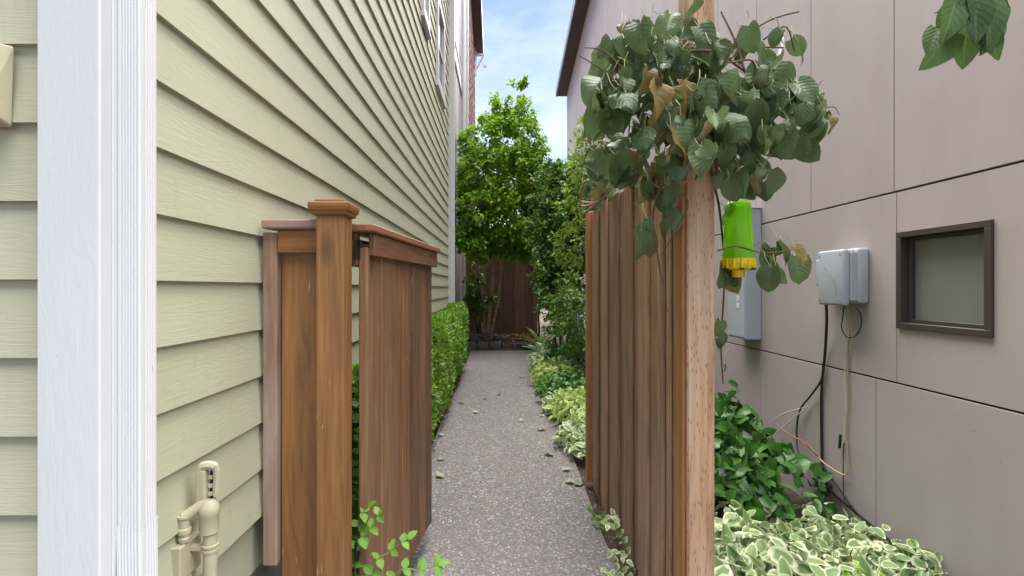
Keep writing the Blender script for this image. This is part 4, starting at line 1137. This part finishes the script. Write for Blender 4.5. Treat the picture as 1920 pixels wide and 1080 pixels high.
# ================================================================== VINE OVER THE TALL POST
vine = thing('wilted_vine', (.64, 1.75, 1.75), 'wilting dark green vine draped over the tall fence post', 'vine')
vm = []
for i in range(16):
    vm.append(leaf_mesh('vine_leaf', leaf_arrays(rnd.uniform(.82, 1.02), 1, 'round' if i % 4 else 'heart', 8, 6, rnd.uniform(.05, 1.3), rnd.uniform(-.3, 1.1), rnd.uniform(-.9, 1.1), rnd.uniform(.08, .30), seed=i), M['l_vine']))
CL = [(1180, 120, 52, 62, 26, 1.57, .085), (1250, 90, 38, 42, 16, 1.60, .085), (1142, 215, 36, 45, 15, 1.58, .10), (1205, 225, 60, 60, 28, 1.56, .092), (1260, 150, 45, 50, 18, 1.57, .09),
      (1125, 290, 22, 45, 12, 2.0, .10), (1130, 335, 24, 30, 12, 2.6, .10), (1118, 365, 16, 22, 10, 3.0, .095), (1165, 318, 25, 24, 12, 2.2, .095), (1108, 350, 12, 40, 12, 3.1, .10), (1190, 335, 22, 26, 10, 1.95, .085), (1225, 330, 25, 30, 10, 1.68, .08), (1400, 345, 40, 22, 9, 1.62, .08), (1300, 265, 60, 40, 16, 1.50, .08), (1470, 235, 55, 40, 12, 1.54, .08), (1175, 300, 35, 35, 16, 1.70, .085), (1275, 235, 48, 50, 20, 1.52, .095), (1345, 120, 22, 18, 3, 1.46, .135), (1335, 215, 55, 50, 24, 1.52, .09),
      (1420, 165, 50, 50, 18, 1.56, .088), (1412, 85, 26, 30, 7, 1.60, .09), (1475, 90, 26, 18, 4, 1.58, .11), (1385, 265, 55, 50, 28, 1.56, .092), (1345, 290, 40, 40, 12, 1.57, .09), (1500, 200, 38, 30, 14, 1.56, .085),
      (1545, 235, 22, 30, 9, 1.56, .085), (1490, 275, 24, 18, 5, 1.55, .095), (1395, 330, 36, 26, 12, 1.60, .08), (1240, 345, 35, 25, 8, 1.60, .08), (1248, 395, 16, 40, 7, 1.62, .075), (1210, 435, 14, 30, 5, 1.62, .085), (1285, 300, 25, 30, 8, 1.6, .085),
      (1465, 500, 28, 30, 10, 1.78, .095), (1370, 525, 16, 22, 7, 1.86, .09), (1362, 345, 18, 22, 6, 1.70, .085), (1356, 640, 10, 50, 5, 1.80, .075), (1365, 410, 10, 30, 3, 1.86, .08)]
rg = random.Random(55); fr_ = []; pet = MB(); hubs = []
for (cx, cy, rx, ry, n, y, s) in CL:
    hubs.append(P(cx, cy - ry * .3, y + .03))
    for _ in range(n):
        a_ = rg.uniform(0, 6.28); q = math.sqrt(rg.random()) * rg.choice((1, 1, 1.22))
        yy = y + rg.uniform(-.10, .13)
        p = P(cx + math.cos(a_) * q * rx, cy + math.sin(a_) * q * ry - s * F / y * .42, yy)
        if .585 < p.x < .70 and p.y > 1.60 and p.y < 1.76: p.y = 1.60 - rg.uniform(0, .10)
        di = Vector((rg.gauss(0, .42), rg.gauss(0, .4) - .05, -1))
        no = Vector((rg.gauss(0, 1.3), -1, rg.gauss(.35, .5)))
        fr_.append(leaf_matrix(p, di, no, s * rg.choice((rg.uniform(.35, .7), rg.uniform(.7, 1.15)))))
        q0 = p + Vector((rg.gauss(0, .02), rg.gauss(.02, .015), rg.uniform(.02, .06)))
        pet.tube([q0, (q0 + p) / 2 + rv(rg, .004), p], [.0016, .0014, .0011], 4)
leaf_parts('leaf', fr_[:295], vm, vine)
if len(fr_) > 295: leaf_mass('more_leaves', fr_[295:], [leaf_arrays(.86, 1, 'round', 6, 4, .4, .5, .2, .1, seed=i) for i in range(4)], M['l_vine'], vine, tuple(fr_[-1].translation))
tag(pet.build('petioles', M['petiole'], vine), kind='stuff')
def vstem(pts, r, mat='stem', parent=None):
    pp = smooth_path(pts, 6); n = len(pp)
    MB().tube(pp, [r * (1 - .5 * k / n) for k in range(n)], 7).build('stem', M[mat], parent or vine, smooth=True)
vstem([P(1345, 330, 1.60), P(1330, 210, 1.58), P(1275, 160, 1.57), P(1240, 110, 1.6), P(1262, 60, 1.63), P(1278, 35, 1.68)], .006)
vstem([P(1310, 250, 1.55), P(1225, 170, 1.53), P(1275, 105, 1.53), P(1340, 97, 1.5), P(1385, 125, 1.53), P(1440, 165, 1.55), P(1490, 190, 1.56), P(1545, 175, 1.57)], .006)
vstem([P(1395, 130, 1.53), P(1380, 80, 1.55), P(1352, 22, 1.57)], .0045)
vstem([P(1370, 110, 1.58), P(1400, 70, 1.6), P(1430, 45, 1.6), P(1465, 30, 1.6), P(1498, 22, 1.6)], .0045)
vstem([P(1170, 130, 1.58), P(1130, 95, 1.58), P(1095, 89, 1.58)], .003)
vstem([P(1165, 160, 1.6), P(1120, 125, 1.6), P(1086, 104, 1.6)], .003)
vstem([P(1195, 36, 1.58), P(1205, 80, 1.57), P(1220, 140, 1.56), P(1260, 200, 1.56)], .003, 'greenstem')
vstem([P(1525, 200, 1.56), P(1535, 160, 1.56), P(1543, 150, 1.56)], .002)
vstem([P(1520, 215, 1.56), P(1560, 200, 1.56), P(1574, 215, 1.56)], .002)
vstem([P(1300, 280, 1.58), P(1250, 330, 1.61), P(1225, 400, 1.62), P(1235, 490, 1.63), P(1245, 540, 1.64), P(1252, 585, 1.64)], .004)
vstem([P(1252, 345, 1.60), P(1290, 380, 1.6), P(1262, 440, 1.62), P(1240, 480, 1.62)], .003)
vstem([P(1345, 470, 1.72), P(1380, 462, 1.72), P(1430, 474, 1.74), P(1475, 470, 1.75), P(1502, 464, 1.75)], .0028)
vstem([P(1330, 310, 1.59), P(1350, 400, 1.82), P(1358, 520, 1.84), P(1352, 640, 1.84), P(1356, 720, 1.84)], .0045)
vstem([P(1110, 385, 2.9), P(1120, 365, 2.7), P(1108, 340, 2.6), P(1093, 346, 2.7), P(1090, 385, 2.9), P(1125, 375, 2.6), P(1165, 330, 2.2)], .009, 'palestem')
vstem([P(1096, 400, 3.0), P(1130, 372, 2.6), P(1175, 318, 2.1), P(1230, 270, 1.75), P(1290, 240, 1.59)], .008, 'palestem')
vstem([P(1088, 378, 3.0), P(1115, 378, 2.8), P(1150, 345, 2.3), P(1200, 320, 1.9)], .006, 'palestem')
vstem([P(1210, 300, 1.7), P(1225, 345, 1.66), P(1262, 350, 1.64), P(1300, 335, 1.6)], .005, 'palestem')

tg = random.Random(19)
for _ in range(46):
    a_, b_ = tg.sample(hubs[:24], 2)
    if (a_ - b_).length > .45: continue
    m_ = (a_ + b_) / 2 + Vector((tg.gauss(0, .03), -abs(tg.gauss(.05, .04)), tg.gauss(.03, .04)))
    vstem([a_ + rv(tg, .02), m_, b_ + rv(tg, .02)], tg.uniform(.002, .0042), tg.choice(('stem', 'palestem', 'greenstem')))
# curled dry leaf bundle in front of the post
dry = thing('dry_leaf_bundle', tuple(P(1250, 180, 1.5)), 'curled yellow brown dead leaves caught in the vine before the post', 'dead leaves')
M['l_dead'] = leaf_mat('dead_vine_leaf', (.25, .17, .05), (.38, .28, .09), (.45, .3, .15), rough=.6, trans=.25, veinamt=.3)
dm = [leaf_mesh('dead_leaf', leaf_arrays(.6, 1, 'ovate', 7, 6, .9, .5 + .2 * i, .4, .28, seed=i), M['l_dead']) for i in range(3)]
leaf_parts('leaf', [leaf_matrix(P(cx, cy, 1.47 + .02 * i), Vector((dx, -.2, -1)), Vector((.4 * (-1) ** i, -1, .2)), s) for i, (cx, cy, dx, s) in enumerate(((1228, 150, .1, .125), (1252, 165, .35, .12), (1280, 150, -.1, .11), (1240, 210, -.3, .10), (1420, 185, .3, .07), (1515, 200, .1, .075), (1553, 215, .2, .06)))], dm, dry)

# hanging spray at the top right
hs = thing('hanging_vine_spray', tuple(P(1815, 30, 1.5)), 'spray of fresh green vine leaves hanging in front of the upper wall panels', 'vine')
hl = [leaf_mesh('spray_leaf', leaf_arrays(.72, 1, 'heart', 7, 6, .25 + .12 * i, .25, 0, .06, seed=i), leaf_mat('spray_leaf_%d' % i, (.06, .13, .035), (.12, .22, .06), (.25, .34, .16), rough=.34, trans=.3, veinamt=.4)) for i in range(2)]
spec = [(1790, 5, -.25, -.9, .105, .2), (1760, 55, -.45, -1, .075, -.9), (1785, 60, -.75, -1, .125, .5), (1810, 45, -.05, -1, .12, -.4), (1825, 0, .1, -1, .11, -.2), (1850, 10, .15, -1, .12, .2), (1865, 35, -.3, -1, .10, .3), (1870, 5, .2, -1, .09, .5), (1838, -15, -.1, -1, .10, 0), (1800, -20, -.2, -1, .10, .4), (1845, 60, .45, -.75, .085, -.3), (1775, 30, -.25, -1, .10, .1)]
leaf_parts('leaf', [leaf_matrix(P(cx, cy, 1.5 + .03 * (i % 4)), Vector((dx, -.05, dz)), Vector((nx, -1, .25)), s * 1.18) for i, (cx, cy, dx, dz, s, nx) in enumerate(spec)], hl, hs)
for pts in ([(1.50, 1.70, 3.06), P(1830, -220, 1.6), P(1825, -120, 1.58), P(1805, -40, 1.56), P(1780, 10, 1.55), P(1752, 25, 1.55)], [P(1825, -110, 1.58), P(1845, -40, 1.56), P(1850, 10, 1.55), P(1825, 45, 1.54)], [P(1845, -40, 1.56), P(1880, -10, 1.56), P(1893, 15, 1.56)]):
    vstem(pts, .003, 'stem', hs)

# ================================================================== WASP TRAP
TY = 1.78
def tz(py): return CAM_H - (py - VY) / F * TY
tx = (1384 - VX) / F * TY; ps = TY / F
tr = thing('insect_trap', (tx, TY, tz(522)), 'clear green plastic insect trap with yellow base hanging beside the post', 'insect trap')
tp = [(28.5, 484), (27, 470), (24.5, 430), (23, 392), (22.3, 386), (20, 381), (15, 377.5), (9, 375.5), (4, 374)]
shell = [(r_ * ps, tz(q)) for r_, q in tp]
MB().lathe(shell + [(max(.0012, r_ - .0016), z_ - .0012) for r_, z_ in reversed(shell)], (tx, TY), 32).build('canister', M['trap'], tr, smooth=True)
MB().lathe([(6 * ps, tz(376)), (6 * ps, tz(373)), (3.5 * ps, tz(371)), (3.5 * ps, tz(367))], (tx, TY), 12).build('hang_loop', M['trap'], tr, smooth=True)
MB().lathe([(19 * ps, tz(483)), (15 * ps, tz(465)), (9 * ps, tz(440)), (4 * ps, tz(420)), (2.5 * ps, tz(414))], (tx, TY), 24).build('inner_cone', plain('lime_plastic', (.80, .85, .06), .4), tr, smooth=True)
yb = MB().lathe([(11 * ps, tz(520)), (11.5 * ps, tz(507)), (25 * ps, tz(505)), (28.5 * ps, tz(500)), (29.5 * ps, tz(490)), (29 * ps, tz(485))], (tx, TY), 32).build('base', M['yellow'], tr, smooth=True)
for k in range(14):
    an = 2 * math.pi * k / 14
    MB().lathe([(2.2 * ps, tz(503)), (2.6 * ps, tz(497)), (2.2 * ps, tz(486))], (tx + 28.8 * ps * math.cos(an), TY + 28.8 * ps * math.sin(an)), 6).build('rib', M['yellow'], yb)
for k in range(6):
    an = 2 * math.pi * (k + .3) / 6
    MB().box(tx + 27 * ps * math.cos(an) - .006, tx + 27 * ps * math.cos(an) + .006, TY + 27 * ps * math.sin(an) - .006, TY + 27 * ps * math.sin(an) + .006, tz(506.5), tz(503.6)).build('entry_hole', M['black'], yb)
MB().tube([(tx, TY, tz(370)), (tx - .004, TY, tz(345)), (tx - .03, TY - .06, tz(318)), (.70, 1.66, tz(300))], .0014, 5).build('hanging_wire', M['darkmetal'], tr)

# ================================================================== LITTER
fl = [(920, 715), (932, 742), (912, 748), (975, 792), (1008, 808), (1036, 856), (1054, 884), (895, 776), (983, 760), (1060, 905), (832, 862), (830, 898), (1078, 912), (926, 690), (984, 708), (833, 818), (1012, 775), (1020, 782), (870, 758), (1040, 800)]
rg = random.Random(8)
for k, (px, py) in enumerate(fl):
    y = CAM_H * F / (py - VY); p = P(px, py, y); p.z = .012
    a_ = rg.uniform(0, 6.28)
    o = link('fallen_leaf', fall_meshes[k % 4], None, None, (0, 0, 0))
    o.matrix_basis = leaf_matrix(p, Vector((math.cos(a_), math.sin(a_), .05)), Vector((rg.gauss(0, .2), rg.gauss(0, .2), 1)), rg.uniform(.05, .085))
    tag(o, 'small dry leaf lying on the aggregate path', 'leaf', 'leaves fallen on the path')
lit = []
for _ in range(420):
    x = rg.uniform(-.85, .75); y = rg.uniform(10.75, 11.55)
    lit.append(leaf_matrix(Vector((x, y, .24 * min(1, (y - 10.5) / .45) - .005 + rg.uniform(0, .03))), rv(rg) * Vector((1, 1, .2)), Vector((rg.gauss(0, .3), rg.gauss(-.2, .3), 1)), rg.uniform(.05, .10)))
for _ in range(500):
    y = rg.uniform(2.2, 9.5); x = rg.uniform(-.62, -.53) if rg.random() < .6 else rg.uniform(.53, .75)
    lit.append(leaf_matrix(Vector((x, y, rg.uniform(.0, .012))), rv(rg) * Vector((1, 1, .2)), Vector((rg.gauss(0, .3), rg.gauss(0, .3), 1)), rg.uniform(.015, .035)))
o = leaf_mass('leaf_litter', lit, small, M['l_litter'], None, (0, 8, 0)); tag(o, 'scattered brown dead leaves on the bed and along the path edges', 'leaf litter')
